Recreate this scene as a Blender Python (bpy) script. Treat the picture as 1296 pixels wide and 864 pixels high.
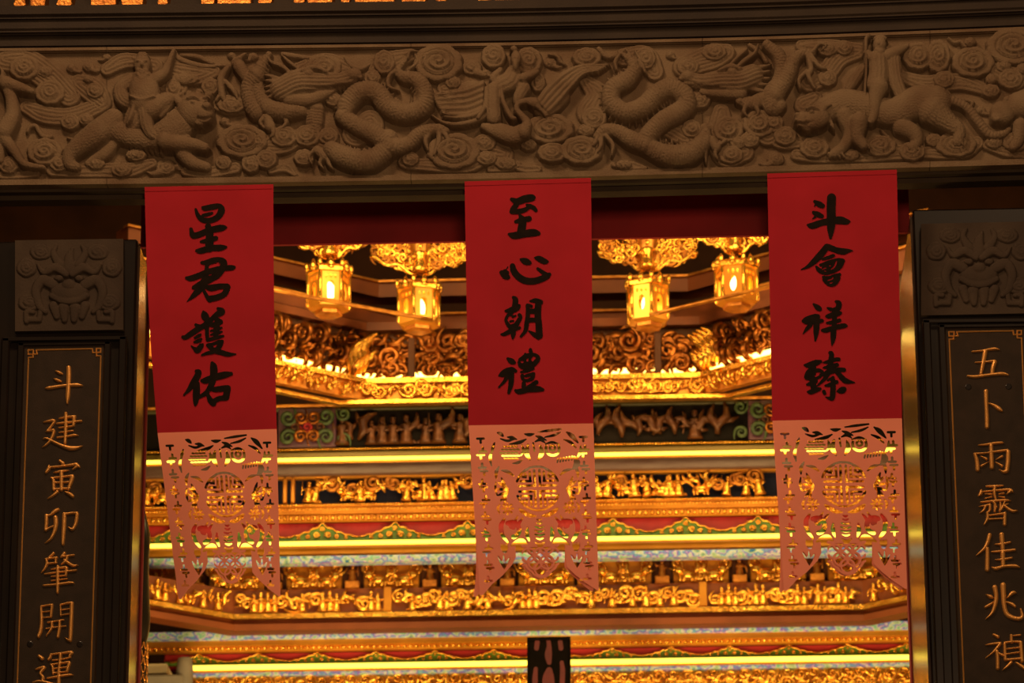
import bpy, bmesh, math, random
import numpy as np
from mathutils import Vector
random.seed(7); rng = np.random.RandomState(5)
for o in list(bpy.data.objects): bpy.data.objects.remove(o, do_unlink=True)
SC = bpy.context.scene; COL = SC.collection
R = math.radians

# ------------------------------------------------------------------ camera
FPX = 5000.0; PITCH = R(19.0); YAW = R(2.3); ROLL = R(0.3); DIST = 12.5; EYE = 1.6
F = np.array([-math.sin(YAW)*math.cos(PITCH), math.cos(YAW)*math.cos(PITCH), math.sin(PITCH)])
RT0 = np.array([math.cos(YAW), math.sin(YAW), 0.0]); UP0 = np.cross(RT0, F)
RT = RT0*math.cos(ROLL) - UP0*math.sin(ROLL)
UP = UP0*math.cos(ROLL) + RT0*math.sin(ROLL)
TGT = np.array([0, 0, EYE + DIST*math.sin(PITCH)]); CAM = TGT - DIST*F
cd = bpy.data.cameras.new('camera'); cam = bpy.data.objects.new('camera', cd); COL.objects.link(cam)
cd.sensor_width = 36; cd.lens = FPX/1296*36; cd.clip_end = 200
from mathutils import Matrix
cam.matrix_world = Matrix(((RT[0], UP[0], -F[0], CAM[0]), (RT[1], UP[1], -F[1], CAM[1]), (RT[2], UP[2], -F[2], CAM[2]), (0, 0, 0, 1)))
cd.dof.use_dof = True; cd.dof.focus_distance = 12.5; cd.dof.aperture_fstop = 4.5
SC.camera = cam

# ------------------------------------------------------------------ world, lights, exposure
wd = bpy.data.worlds.new('world'); SC.world = wd; wd.use_nodes = True
wd.node_tree.nodes['Background'].inputs[0].default_value = (1.0, 0.62, 0.34, 1)
wd.node_tree.nodes['Background'].inputs[1].default_value = 0.012
SC.view_settings.view_transform = 'Standard'; SC.view_settings.look = 'None'
SC.view_settings.exposure = 0.0; SC.view_settings.gamma = 1.0; SC.view_settings.use_curve_mapping = False

def area(name, loc, target, size, power, color, sy=None):
    l = bpy.data.lights.new(name, 'AREA'); l.energy = power; l.color = color; l.size = size
    if sy: l.shape = 'RECTANGLE'; l.size_y = sy
    o = bpy.data.objects.new(name, l); COL.objects.link(o); o.location = loc
    d = Vector(target) - Vector(loc); o.rotation_euler = d.to_track_quat('-Z', 'Y').to_euler(); return o
WARM = (1.0, 0.62, 0.34)
area('front_light', (-1.4, -2.9, 9.2), (0, 0, 6.0), .7, 92, WARM)          # hall lamps in front of the lintel
area('front_light', (2.2, -3.8, 8.8), (0.5, 0, 6.0), .7, 54, WARM)
area('front_light', (0.8, -9.5, 4.4), (0, 0, 5.9), 1.2, 205, WARM)         # unseen fill, added low to light the red beam and soffit
area('overhead_fill', (-0.9, 1.7, 7.4), (-0.5, 4.2, 5.4), 0.8, 36, (1.0, 0.68, 0.26))   # unseen lights added behind the lintel to brighten the gilt shrine
area('overhead_fill', (1.0, 1.7, 7.4), (0.6, 4.2, 5.4), 0.8, 36, (1.0, 0.68, 0.26))
area('low_fill', (-1.1, 1.3, 3.7), (-0.3, 3.8, 5.3), 0.9, 84, (1.0, 0.67, 0.25))   # fill added below, out of frame, to brighten the lower tiers
area('low_fill', (1.2, 1.3, 3.7), (0.5, 3.8, 5.3), 0.9, 84, (1.0, 0.67, 0.25))

# ------------------------------------------------------------------ geometry helpers
def W(px, py, Y):
    """photo pixel -> point on the vertical plane y = Y"""
    px = np.asarray(px, float); py = np.asarray(py, float); Y = np.asarray(Y, float)
    a = (px-648)/FPX; b = -(py-432)/FPX
    d = F + a[..., None]*RT + b[..., None]*UP
    t = (Y - CAM[1])/d[..., 1]
    return CAM + t[..., None]*d
def Wp(px, py, Y): return W(px, py, Y).reshape(3)

ORG = {}
def link(o, parent=None):
    COL.objects.link(o)
    if parent is not None: o.parent = parent
    return o
def thing(name, label, cat, loc, group=None, kind=None):
    o = bpy.data.objects.new(name, None); COL.objects.link(o); o.location = loc; o.empty_display_size = 0.05
    o['label'] = label; o['category'] = cat
    if group: o['group'] = group
    if kind: o['kind'] = kind
    ORG[o.name] = np.array(loc, float); return o
def org(p): return ORG.get(p.name, np.zeros(3)) if p is not None else np.zeros(3)
def mesh(verts, faces, smooth=True, name='m'):
    me = bpy.data.meshes.new(name)
    me.from_pydata([tuple(map(float, v)) for v in verts], [], [tuple(int(i) for i in f) for f in faces]); me.update()
    if smooth: me.polygons.foreach_set('use_smooth', [True]*len(me.polygons))
    return me
def fast_mesh(V, Q, name='m', smooth=True):
    me = bpy.data.meshes.new(name); V = np.asarray(V, np.float32); n = len(Q)
    me.vertices.add(len(V)); me.vertices.foreach_set('co', V.ravel())
    k = Q.shape[1]; me.loops.add(n*k); me.polygons.add(n)
    me.loops.foreach_set('vertex_index', Q.astype(np.int32).ravel())
    me.polygons.foreach_set('loop_start', np.arange(0, n*k, k, dtype=np.int32))
    me.update(calc_edges=True); me.validate()
    if smooth: me.polygons.foreach_set('use_smooth', [True]*len(me.polygons))
    return me
def obj(name, me, mat, parent=None, loc=None):
    """link a mesh whose vertices are world coordinates (or local if loc is given)"""
    if loc is None:
        off = org(parent)
        if np.any(off):
            co = np.empty(len(me.vertices)*3, np.float32); me.vertices.foreach_get('co', co)
            co = co.reshape(-1, 3) - off; me.vertices.foreach_set('co', co.astype(np.float32).ravel()); me.update()
        o = bpy.data.objects.new(name, me); ORG_o = off
    else:
        o = bpy.data.objects.new(name, me); o.location = Vector(loc) - Vector(org(parent)); ORG_o = np.array(loc, float)
    if mat and not me.materials: me.materials.append(mat)
    link(o, parent); ORG[o.name] = np.array(ORG_o, float)
    return o
def single(name, me, mat, label, cat, group=None, kind=None):
    co = np.empty(len(me.vertices)*3, np.float32); me.vertices.foreach_get('co', co); co = co.reshape(-1, 3)
    lo, hi = co.min(0), co.max(0); base = np.array([(lo[0]+hi[0])/2, (lo[1]+hi[1])/2, lo[2]])
    me.vertices.foreach_set('co', (co-base).astype(np.float32).ravel()); me.update()
    o = obj(name, me, mat, None, loc=base)
    o['label'] = label; o['category'] = cat
    if group: o['group'] = group
    if kind: o['kind'] = kind
    return o
def structure(name, me, mat, label=None):
    o = single(name, me, mat, label or name.replace('_', ' '), name.split('_')[0]); o['kind'] = 'structure'; return o

def box_m(x0, x1, y0, y1, z0, z1, bev=0.0):
    bm = bmesh.new(); bmesh.ops.create_cube(bm, size=1)
    for v in bm.verts:
        v.co = ((x0+x1)/2 + v.co.x*(x1-x0), (y0+y1)/2 + v.co.y*(y1-y0), (z0+z1)/2 + v.co.z*(z1-z0))
    if bev: bmesh.ops.bevel(bm, geom=bm.edges[:], offset=bev, segments=1, affect='EDGES')
    me = bpy.data.meshes.new('box'); bm.to_mesh(me); bm.free(); return me
def prism_px(poly, Y, depth, bev=0.0):
    """polygon of photo pixels on plane Y pushed back by depth (metres)"""
    p = np.array(poly, float); P = W(p[:, 0], p[:, 1], Y)
    return prism_w(P, depth, bev)
def prism_w(P, depth, bev=0.0):
    bm = bmesh.new(); n = len(P)
    a = [bm.verts.new(v) for v in P]; b = [bm.verts.new((v[0], v[1]+depth, v[2])) for v in P]
    bm.faces.new(a); bm.faces.new(b[::-1])
    for i in range(n): bm.faces.new((a[i], b[i], b[(i+1) % n], a[(i+1) % n]))
    bmesh.ops.recalc_face_normals(bm, faces=bm.faces[:])
    if bev: bmesh.ops.bevel(bm, geom=bm.edges[:], offset=bev, segments=1, affect='EDGES')
    me = bpy.data.meshes.new('prism'); bm.to_mesh(me); bm.free(); return me
def smooth_path(pts, n=5):
    pts = np.array(pts, float)
    if len(pts) < 3: return pts
    P = np.vstack([2*pts[0]-pts[1], pts, 2*pts[-1]-pts[-2]]); out = []
    for i in range(1, len(P)-2):
        for k in range(n):
            t = k/n; a, b, c, d = P[i-1], P[i], P[i+1], P[i+2]
            out.append(0.5*((2*b) + (c-a)*t + (2*a-5*b+4*c-d)*t*t + (3*b-a-3*c+d)*t**3))
    out.append(pts[-1]); out = np.array(out)
    out[:, -1] = np.maximum(out[:, -1], 0.02*pts[:, -1].max())
    return out
def tube_w(P, rad, sides=6, flat=1.0):
    """tube along world points P with radii rad"""
    P = np.array(P, float); n = len(P); rad = np.broadcast_to(np.asarray(rad, float), (n,))
    V = []; Fc = []
    T = np.gradient(P, axis=0)
    for i in range(n):
        t = T[i]/(np.linalg.norm(T[i])+1e-9)
        a = np.array([0, 1.0, 0]) - t*t[1]
        if np.linalg.norm(a) < 1e-3: a = np.array([1.0, 0, 0]) - t*t[0]
        a /= np.linalg.norm(a); b = np.cross(t, a)
        for k in range(sides):
            an = 2*math.pi*k/sides
            V.append(P[i] + rad[i]*(math.cos(an)*a*flat + math.sin(an)*b))
    for i in range(n-1):
        for k in range(sides):
            k2 = (k+1) % sides
            Fc.append((i*sides+k, i*sides+k2, (i+1)*sides+k2, (i+1)*sides+k))
    Fc.append(tuple(range(sides))[::-1]); Fc.append(tuple((n-1)*sides+k for k in range(sides)))
    return V, Fc
def tube_m(P, rad, sides=6, flat=1.0):
    V, Fc = tube_w(P, rad, sides, flat); return mesh(V, Fc)
def join(parts):
    V = []; Fc = []
    for v, f in parts:
        o = len(V); V += list(v); Fc += [tuple(i+o for i in q) for q in f]
    return V, Fc
def ball(c, r, seg=8, ring=6):
    c = np.array(c, float); r = np.broadcast_to(np.asarray(r, float), (3,)); V = []; Fc = []
    V.append(c+np.array([0, 0, r[2]]))
    for i in range(1, ring):
        th = math.pi*i/ring
        for k in range(seg):
            an = 2*math.pi*k/seg
            V.append(c+np.array([r[0]*math.sin(th)*math.cos(an), r[1]*math.sin(th)*math.sin(an), r[2]*math.cos(th)]))
    V.append(c-np.array([0, 0, r[2]]))
    for k in range(seg): Fc.append((0, 1+k, 1+(k+1) % seg))
    for i in range(ring-2):
        for k in range(seg):
            a = 1+i*seg; Fc.append((a+k, a+seg+k, a+seg+(k+1) % seg, a+(k+1) % seg))
    L = len(V)-1; a = 1+(ring-2)*seg
    for k in range(seg): Fc.append((L, a+(k+1) % seg, a+k))
    return V, Fc
def lathe(prof, seg=12, c=(0, 0, 0)):
    V = []; Fc = []; n = len(prof)
    for r, z in prof:
        for k in range(seg):
            an = 2*math.pi*(k+.5)/seg; V.append((c[0]+r*math.cos(an), c[1]+r*math.sin(an), c[2]+z))
    for i in range(n-1):
        for k in range(seg):
            k2 = (k+1) % seg; Fc.append((i*seg+k, i*seg+k2, (i+1)*seg+k2, (i+1)*seg+k))
    Fc.append(tuple(range(seg))[::-1]); Fc.append(tuple((n-1)*seg+k for k in range(seg)))
    return V, Fc

# --- strokes as a signed field (pixels), filled with marching squares
def stroke_field(X, Yy, strokes, smooth=True):
    Fd = np.full(X.shape, -1e3)
    neg = []
    for st in strokes:
        if isinstance(st, tuple) and st[0] == '-': neg.append(st[1]); continue
        Fd = np.maximum(Fd, cap_field(X, Yy, st, smooth))
    for st in neg: Fd = np.minimum(Fd, -cap_field(X, Yy, st, smooth))
    return Fd
def cap_field(X, Yy, st, smooth=True):
    pts = np.array(st, float)
    if len(pts) == 1: return pts[0, 2]-np.hypot(X-pts[0, 0], Yy-pts[0, 1])
    if smooth: pts = smooth_path(pts, 5)
    D = np.full(X.shape, -1e3)
    for a, b in zip(pts[:-1], pts[1:]):
        dx, dy = b[0]-a[0], b[1]-a[1]; L = dx*dx+dy*dy+1e-9
        t = np.clip(((X-a[0])*dx+(Yy-a[1])*dy)/L, 0, 1)
        D = np.maximum(D, a[2]+t*(b[2]-a[2])-np.hypot(X-a[0]-t*dx, Yy-a[1]-t*dy))
    return D
def fill_field(Fd, xs, ys):
    """filled marching squares -> vertices (px) and polygons"""
    ny, nx = Fd.shape; ins = Fd > 0; V = []; Fc = []; vid = {}
    def vert(i, j):
        k = (i, j)
        if k not in vid: vid[k] = len(V); V.append((xs[j], ys[i]))
        return vid[k]
    def cut(i0, j0, i1, j1):
        k = (i0, j0, i1, j1) if (i0, j0) < (i1, j1) else (i1, j1, i0, j0)
        if k not in vid:
            a, b = Fd[k[0], k[1]], Fd[k[2], k[3]]; t = a/(a-b)
            vid[k] = len(V); V.append((xs[k[1]]+t*(xs[k[3]]-xs[k[1]]), ys[k[0]]+t*(ys[k[2]]-ys[k[0]])))
        return vid[k]
    anyin = ins[:-1, :-1] | ins[1:, :-1] | ins[:-1, 1:] | ins[1:, 1:]
    for i, j in zip(*np.nonzero(anyin)):
        cs = ((i, j), (i+1, j), (i+1, j+1), (i, j+1)); s = [ins[c] for c in cs]
        if all(s): Fc.append([vert(*c) for c in cs]); continue
        if s in ([True, False, True, False], [False, True, False, True]):
            for k in range(4):
                if s[k]: Fc.append([vert(*cs[k]), cut(*cs[k], *cs[(k+1) % 4]), cut(*cs[(k-1) % 4], *cs[k])])
            continue
        poly = []
        for k in range(4):
            a, b = cs[k], cs[(k+1) % 4]
            if s[k]: poly.append(vert(*a))
            if s[k] != s[(k+1) % 4]: poly.append(cut(*a, *b))
        if len(poly) > 2: Fc.append(poly)
    return np.array(V), Fc

# --- carved relief: heights over a pixel grid, meshed on the stone face
def sm(x): x = np.clip(x, 0, 1); return x*x*(3-2*x)
def relief_height(ops, step, ox, oy, s):
    def mp(p): return (ox+p[0]*s, oy+p[1]*s)
    x0 = y0 = 1e9; x1 = y1 = -1e9; lst = []
    for op in ops:
        if op[0] in 'SN':
            pts = np.array([(ox+p[0]*s, oy+p[1]*s, p[2]*s) for p in op[1]])
            if len(pts) == 1: pts = np.vstack([pts, pts+[[.01, 0, 0]]])
            lst.append((op[0], smooth_path(pts, 5)) + tuple(op[2:]))
            e = pts[:, 2].max()+2
            bb = (pts[:, 0].min()-e, pts[:, 0].max()+e, pts[:, 1].min()-e, pts[:, 1].max()+e)
        elif op[0] in 'EC':
            c = mp(op[1:3]); rx, ry = op[3]*s, op[4]*s; lst.append((op[0], c[0], c[1], rx, ry) + tuple(op[5:]))
            e = max(rx, ry)*1.1+2; bb = (c[0]-e, c[0]+e, c[1]-e, c[1]+e)
        x0 = min(x0, bb[0]); x1 = max(x1, bb[1]); y0 = min(y0, bb[2]); y1 = max(y1, bb[3])
    xs = np.arange(x0, x1+step, step); ys = np.arange(y0, y1+step, step)
    X, Yg = np.meshgrid(xs, ys); H = np.full(X.shape, -2.0)
    for op in lst:
        if op[0] in 'SN':
            pts = op[1]; hk = op[2] if len(op) > 2 else 0.6; b = op[3] if len(op) > 3 else 2.0; det = op[4] if len(op) > 4 else None
            best = np.full(X.shape, -1e3); SL = np.zeros(X.shape); SD = np.zeros(X.shape); RR = np.ones(X.shape); acc = 0.0
            for a, c in zip(pts[:-1], pts[1:]):
                dx, dy = c[0]-a[0], c[1]-a[1]; L2 = dx*dx+dy*dy+1e-9; L = math.sqrt(L2)
                e = max(a[2], c[2])+1.5
                j0 = np.searchsorted(xs, min(a[0], c[0])-e); j1 = np.searchsorted(xs, max(a[0], c[0])+e)
                i0 = np.searchsorted(ys, min(a[1], c[1])-e); i1 = np.searchsorted(ys, max(a[1], c[1])+e)
                xx = X[i0:i1, j0:j1]; yy = Yg[i0:i1, j0:j1]
                t = np.clip(((xx-a[0])*dx+(yy-a[1])*dy)/L2, 0, 1); r = a[2]+t*(c[2]-a[2])
                ex = xx-a[0]-t*dx; ey = yy-a[1]-t*dy; ins = r-np.hypot(ex, ey); bv = best[i0:i1, j0:j1]; up = ins > bv
                bv[up] = ins[up]; SL[i0:i1, j0:j1][up] = (acc+t*L)[up]; SD[i0:i1, j0:j1][up] = ((ex*dy-ey*dx)/L)[up]; RR[i0:i1, j0:j1][up] = r[up]
                acc += L
            ins = best; r = np.maximum(RR, .01)
            hh = b*sm((ins+.6)/1.6)*(1 if op[0] == 'S' else 0)+hk*r*np.sqrt(np.clip(1-((r-ins)/r)**2, 0, 1))
            if det:
                fade = sm(ins/2.0); l_, A_ = det[1], det[2]
                if det[0] == 'ring': hh = hh-A_*fade*(0.5+0.5*np.cos(2*math.pi*SL/l_))**2
                if det[0] == 'line': hh = hh-A_*fade*(0.5+0.5*np.cos(2*math.pi*SD/l_))**3
                if det[0] == 'contour': hh = hh-A_*fade*(0.5+0.5*np.cos(2*math.pi*ins/l_))**3
                if det[0] == 'fur': hh = hh-A_*fade*(0.5+0.5*np.sin(2*math.pi*(SD+1.2*np.sin(SL*.55))/l_+SL*.25))**2
                if det[0] == 'scale':
                    row = np.floor(SL/l_); fy = SL/l_-row; fx = np.mod(SD/l_+.5*np.mod(row, 2), 1)-.5
                    hh = hh-A_*fade*np.clip((fy-.15)+1.6*fx*fx, 0, 1)
            hh = np.where(ins > -1, hh, -2.0)
            if op[0] == 'S': H = np.maximum(H, hh)
            else: H = np.where(hh > 0, np.maximum(H-hh, -2.0), H)
        elif op[0] == 'E':
            _, cx, cy, rx, ry = op[:5]; an = R(op[5]) if len(op) > 5 else 0; hk = op[6] if len(op) > 6 else .6; b = op[7] if len(op) > 7 else 2.0
            u = (X-cx)*math.cos(an)+(Yg-cy)*math.sin(an); v = -(X-cx)*math.sin(an)+(Yg-cy)*math.cos(an)
            q = np.hypot(u/rx, v/ry); ins = (1-q)*min(rx, ry)
            h = np.where(ins > -1, b*sm((ins+.6)/1.6)+hk*min(rx, ry)*np.sqrt(np.clip(1-q*q, 0, 1)), -2.0); H = np.maximum(H, h)
        elif op[0] == 'C':
            _, cx, cy, rx, ry = op[:5]; dr = op[5] if len(op) > 5 else 1; turns = op[6] if len(op) > 6 else 2.4; b = op[7] if len(op) > 7 else 3.0; lob = op[8] if len(op) > 8 else 7
            u = (X-cx)/rx; v = (Yg-cy)/ry; q = np.hypot(u, v); ph = np.arctan2(v, u)
            edge = 0.94+0.06*np.abs(np.cos(lob*ph/2+cx)); ins = (edge-q)*min(rx, ry); CR = .58
            core = np.clip(q/CR, 0, 1)
            p = np.mod(core*turns*.8-dr*ph/(2*math.pi)+.15, 1.0)
            saw = np.sqrt(np.clip(p, 0, 1))*(1-sm((p-.80)/.20))
            amp = 0.15*min(rx, ry)+.9
            rimw = np.clip((edge-q)/np.maximum(edge-CR, .05), 0, 1)       # 1 at the core, 0 at the edge
            spi = np.where(q < CR, amp*saw+amp*.5*(1-core)+amp*.5, amp*(.55*np.sqrt(np.clip(rimw*3, 0, 1))-.45*sm((rimw-.72)/.28)))
            h = np.where(ins > -1, b*sm((ins+.6)/1.8)+np.where(ins > 0, spi, 0), -2.0); H = np.maximum(H, h)
    return xs, ys, X, Yg, H
K = 0.0025
COVER = np.zeros((260, 2000), bool)      # carved cover of the frieze, 1 px cells, x offset 320
def relief(name, ops, parent, mat, Y0=0.0, o=(0, 0), s=1.0, step=1.2, lift=8.0, depth=1.0, clip=None):
    xs, ys, X, Yg, H = relief_height(ops, step, o[0], o[1], s)
    H = np.where(H > 0, H*depth, H)
    if clip is not None:
        H = np.where((Yg < clip[0](X)) | (Yg > clip[1](X)), -2.0, H)
    msk = H > -1.0
    if clip is not None:
        yy_, xx_ = np.nonzero(H > .5); ci_ = np.clip(ys[yy_].astype(int), 0, 259); cj_ = np.clip(xs[xx_].astype(int)+320, 0, 1999)
        for du in (0, 1):
            for dv in (0, 1): COVER[np.clip(ci_+du, 0, 259), np.clip(cj_+dv, 0, 1999)] = True
    cell = msk[:-1, :-1] | msk[1:, :-1] | msk[:-1, 1:] | msk[1:, 1:]
    P = W(X, Yg, Y0-min(lift, 30)*K*0.6); P[..., 1] = Y0-H*K
    idx = -np.ones(X.shape, int); use = np.zeros(X.shape, bool)
    for a, b in ((0, 0), (1, 0), (0, 1), (1, 1)):
        use[a:a+cell.shape[0], b:b+cell.shape[1]] |= cell
    idx[use] = np.arange(use.sum()); V = P[use]
    i, j = np.nonzero(cell)
    Q = np.stack([idx[i, j], idx[i+1, j], idx[i+1, j+1], idx[i, j+1]], 1)
    return obj(name, fast_mesh(V, Q), mat, parent)

# ------------------------------------------------------------------ materials
def nd(nt, t, **kw):
    n = nt.nodes.new(t)
    for k, v in kw.items(): setattr(n, k, v)
    return n
def mat(name, col, rough=.6, metal=0.0, col2=None, scale=8.0, bump=0.0, bscale=60.0, detail=4, spec=.5, emit=None, estr=0.0, trans=0.0, coat=0.0, stretch=None):
    m = bpy.data.materials.new(name); m.use_nodes = True; nt = m.node_tree; b = nt.nodes['Principled BSDF']
    b.inputs['Roughness'].default_value = rough; b.inputs['Metallic'].default_value = metal
    b.inputs['Specular IOR Level'].default_value = spec; b.inputs['Coat Weight'].default_value = coat; b.inputs['Coat Roughness'].default_value = .12
    b.inputs['Base Color'].default_value = (*col, 1)
    tc = nd(nt, 'ShaderNodeNewGeometry'); vec = tc.outputs['Position']
    if stretch:
        mpn = nd(nt, 'ShaderNodeMapping'); mpn.inputs['Scale'].default_value = stretch; nt.links.new(vec, mpn.inputs[0]); vec = mpn.outputs[0]
    if col2:
        n = nd(nt, 'ShaderNodeTexNoise'); n.inputs['Scale'].default_value = scale; n.inputs['Detail'].default_value = detail; nt.links.new(vec, n.inputs['Vector'])
        r = nd(nt, 'ShaderNodeValToRGB'); r.color_ramp.elements[0].position = .38; r.color_ramp.elements[1].position = .66
        r.color_ramp.elements[0].color = (*col, 1); r.color_ramp.elements[1].color = (*col2, 1)
        nt.links.new(n.outputs[0], r.inputs[0]); nt.links.new(r.outputs[0], b.inputs['Base Color'])
    if bump:
        n2 = nd(nt, 'ShaderNodeTexNoise'); n2.inputs['Scale'].default_value = bscale; n2.inputs['Detail'].default_value = 6; nt.links.new(vec, n2.inputs['Vector'])
        bp = nd(nt, 'ShaderNodeBump'); bp.inputs['Strength'].default_value = bump; bp.inputs['Distance'].default_value = .01
        nt.links.new(n2.outputs[0], bp.inputs['Height']); nt.links.new(bp.outputs[0], b.inputs['Normal'])
    if emit: b.inputs['Emission Color'].default_value = (*emit, 1); b.inputs['Emission Strength'].default_value = estr
    if trans:
        tr = nd(nt, 'ShaderNodeBsdfTranslucent'); tr.inputs[0].default_value = (*col, 1); mx = nd(nt, 'ShaderNodeMixShader'); mx.inputs[0].default_value = trans
        out = nt.nodes['Material Output']; nt.links.new(b.outputs[0], mx.inputs[1]); nt.links.new(tr.outputs[0], mx.inputs[2]); nt.links.new(mx.outputs[0], out.inputs[0])
    return m
M = {}
M['stone'] = mat('sandstone', (.186, .126, .071), .9, col2=(.136, .083, .045), scale=9, bump=.4, bscale=180, spec=.25)
M['stone_dark'] = mat('dark stone', (.036, .023, .013), .75, col2=(.024, .015, .009), scale=5, bump=.15, bscale=120, spec=.3)
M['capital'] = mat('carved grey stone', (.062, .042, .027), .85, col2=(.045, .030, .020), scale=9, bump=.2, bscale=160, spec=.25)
M['lacquer'] = mat('black lacquer', (.010, .007, .005), .30, col2=(.014, .009, .006), scale=6, spec=.3)
M['field'] = mat('matt black board', (.034, .021, .012), .8, col2=(.025, .016, .009), scale=20, bump=.2, bscale=350, spec=.25)
M['gilt'] = mat('gilded lettering', (.75, .36, .085), .38, .55, bump=.12, bscale=220)
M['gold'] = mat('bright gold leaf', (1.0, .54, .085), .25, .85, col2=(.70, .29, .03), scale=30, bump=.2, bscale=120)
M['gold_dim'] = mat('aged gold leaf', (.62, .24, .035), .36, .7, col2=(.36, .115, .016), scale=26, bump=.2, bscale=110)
M['gold_plain'] = mat('orange gilt board', (.70, .30, .030), .32, .5, col2=(.52, .19, .018), scale=6)
M['brown'] = mat('brown lacquer wood', (.20, .050, .012), .5, col2=(.14, .034, .009), scale=5, spec=.3)
M['brown_deep'] = mat('deep brown wood', (.085, .026, .008), .6, col2=(.055, .017, .006), scale=5, spec=.25)
M['redwood'] = mat('red lacquer beam', (.30, .016, .018), .6, col2=(.17, .010, .011), scale=2.5, spec=.2)
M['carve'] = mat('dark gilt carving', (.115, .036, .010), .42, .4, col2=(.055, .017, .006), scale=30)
M['black'] = mat('black panel', (.006, .004, .003), .7, col2=(.010, .006, .004), scale=9, spec=.1)
M['blue'] = mat('dark blue ground', (.008, .010, .028), .7, col2=(.012, .012, .03), scale=9, spec=.12)
M['valance'] = mat('crimson valance', (.36, .009, .015), .6, col2=(.28, .006, .011), scale=14)
M['green'] = mat('painted green', (.13, .26, .022), .5, col2=(.06, .16, .018), scale=40)
M['green_dk'] = mat('dull green paint', (.05, .085, .022), .5, col2=(.03, .05, .02), scale=40)
M['purple'] = mat('painted purple', (.09, .025, .05), .5, col2=(.06, .016, .04), scale=40)
M['paper'] = mat('red paper', (.40, .0095, .020), .75, col2=(.35, .0075, .016), scale=5, bump=.06, bscale=420, spec=.2, trans=.06)
M['pink'] = mat('salmon paper', (.93, .31, .20), .8, col2=(.88, .285, .18), scale=6, bump=.05, bscale=420, spec=.2, trans=.12)
M['ink'] = mat('black ink', (.009, .006, .004), .8, col2=(.014, .008, .005), scale=40, spec=.08)
M['led'] = mat('yellow light strip', (.9, .7, .1), .5, emit=(1.0, .78, .085), estr=1.9)
M['led2'] = mat('warm light strip', (.9, .7, .2), .5, emit=(1.0, .66, .13), estr=7.0)
M['bulb'] = mat('lamp glow', (1, .8, .4), .5, emit=(1.0, .66, .20), estr=9.0)
M['redpipe'] = mat('red edging', (.34, .035, .025), .5, col2=(.27, .025, .018), scale=6)
M['polish'] = mat('polished brown granite', (.050, .028, .016), .20, col2=(.035, .020, .012), scale=30, spec=.4)
M['greyledge'] = mat('grey stone ledge', (.16, .13, .10), .7, col2=(.12, .10, .08), scale=12)
M['paleledge'] = mat('pale plaster block', (.42, .33, .20), .8, col2=(.36, .27, .16), scale=12)
M['purplegrey'] = mat('mauve soffit', (.14, .085, .075), .4, col2=(.10, .05, .045), scale=9, stretch=(1, 1, 5))
M['floor'] = mat('stone floor', (.10, .075, .055), .4, col2=(.07, .05, .04), scale=3)
M['plaque_red'] = mat('dull red paint', (.075, .004, .006), .8, col2=(.05, .003, .004), scale=14)
def holo_mat():
    m = bpy.data.materials.new('iridescent foil'); m.use_nodes = True; nt = m.node_tree; b = nt.nodes['Principled BSDF']
    g = nd(nt, 'ShaderNodeNewGeometry'); mp_ = nd(nt, 'ShaderNodeMapping'); mp_.inputs['Scale'].default_value = (1.0, 1, 1.6); nt.links.new(g.outputs['Position'], mp_.inputs[0])
    n = nd(nt, 'ShaderNodeTexNoise'); n.inputs['Scale'].default_value = 20; n.inputs['Detail'].default_value = 4; nt.links.new(mp_.outputs[0], n.inputs['Vector'])
    r = nd(nt, 'ShaderNodeValToRGB'); cr = r.color_ramp
    cols = [(.30, (.04, .22, .60)), (.38, (.45, .75, .45)), (.43, (.80, .85, 1.0)), (.47, (.12, .55, .95)), (.52, (.28, .12, .95)), (.56, (.85, .85, 1.0)), (.62, (.12, .65, .50)), (.68, (.90, .75, .70)), (.75, (.2, .35, 1.0))]
    cr.elements[0].position = cols[0][0]; cr.elements[0].color = (*cols[0][1], 1); cr.elements[1].position = cols[1][0]; cr.elements[1].color = (*cols[1][1], 1)
    for p, c in cols[2:]: e = cr.elements.new(p); e.color = (*c, 1)
    nt.links.new(n.outputs[0], r.inputs[0]); nt.links.new(r.outputs[0], b.inputs['Base Color'])
    b.inputs['Roughness'].default_value = .3; b.inputs['Metallic'].default_value = .1; return m
M['holo'] = holo_mat()

# ------------------------------------------------------------------ setting
structure('floor', box_m(-7, 7, -17, 7, -.1, 0), M['floor'], 'dark stone floor of the temple hall')
structure('wall_back', box_m(-3.4, 3.4, 6.0, 6.2, 0, 9.3), M['brown_deep'], 'dark wooden wall behind the altar shrine')
structure('wall_left', box_m(-3.5, -3.3, .6, 6.2, 0, 9.3), M['brown_deep'], 'dark side wall left of the altar')
structure('wall_right', box_m(3.3, 3.5, .6, 6.2, 0, 9.3), M['brown_deep'], 'dark side wall right of the altar')
structure('ceiling', box_m(-3.5, 3.5, .3, 6.2, 9.3, 9.5), M['brown_deep'], 'dark timber ceiling over the altar')

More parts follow.
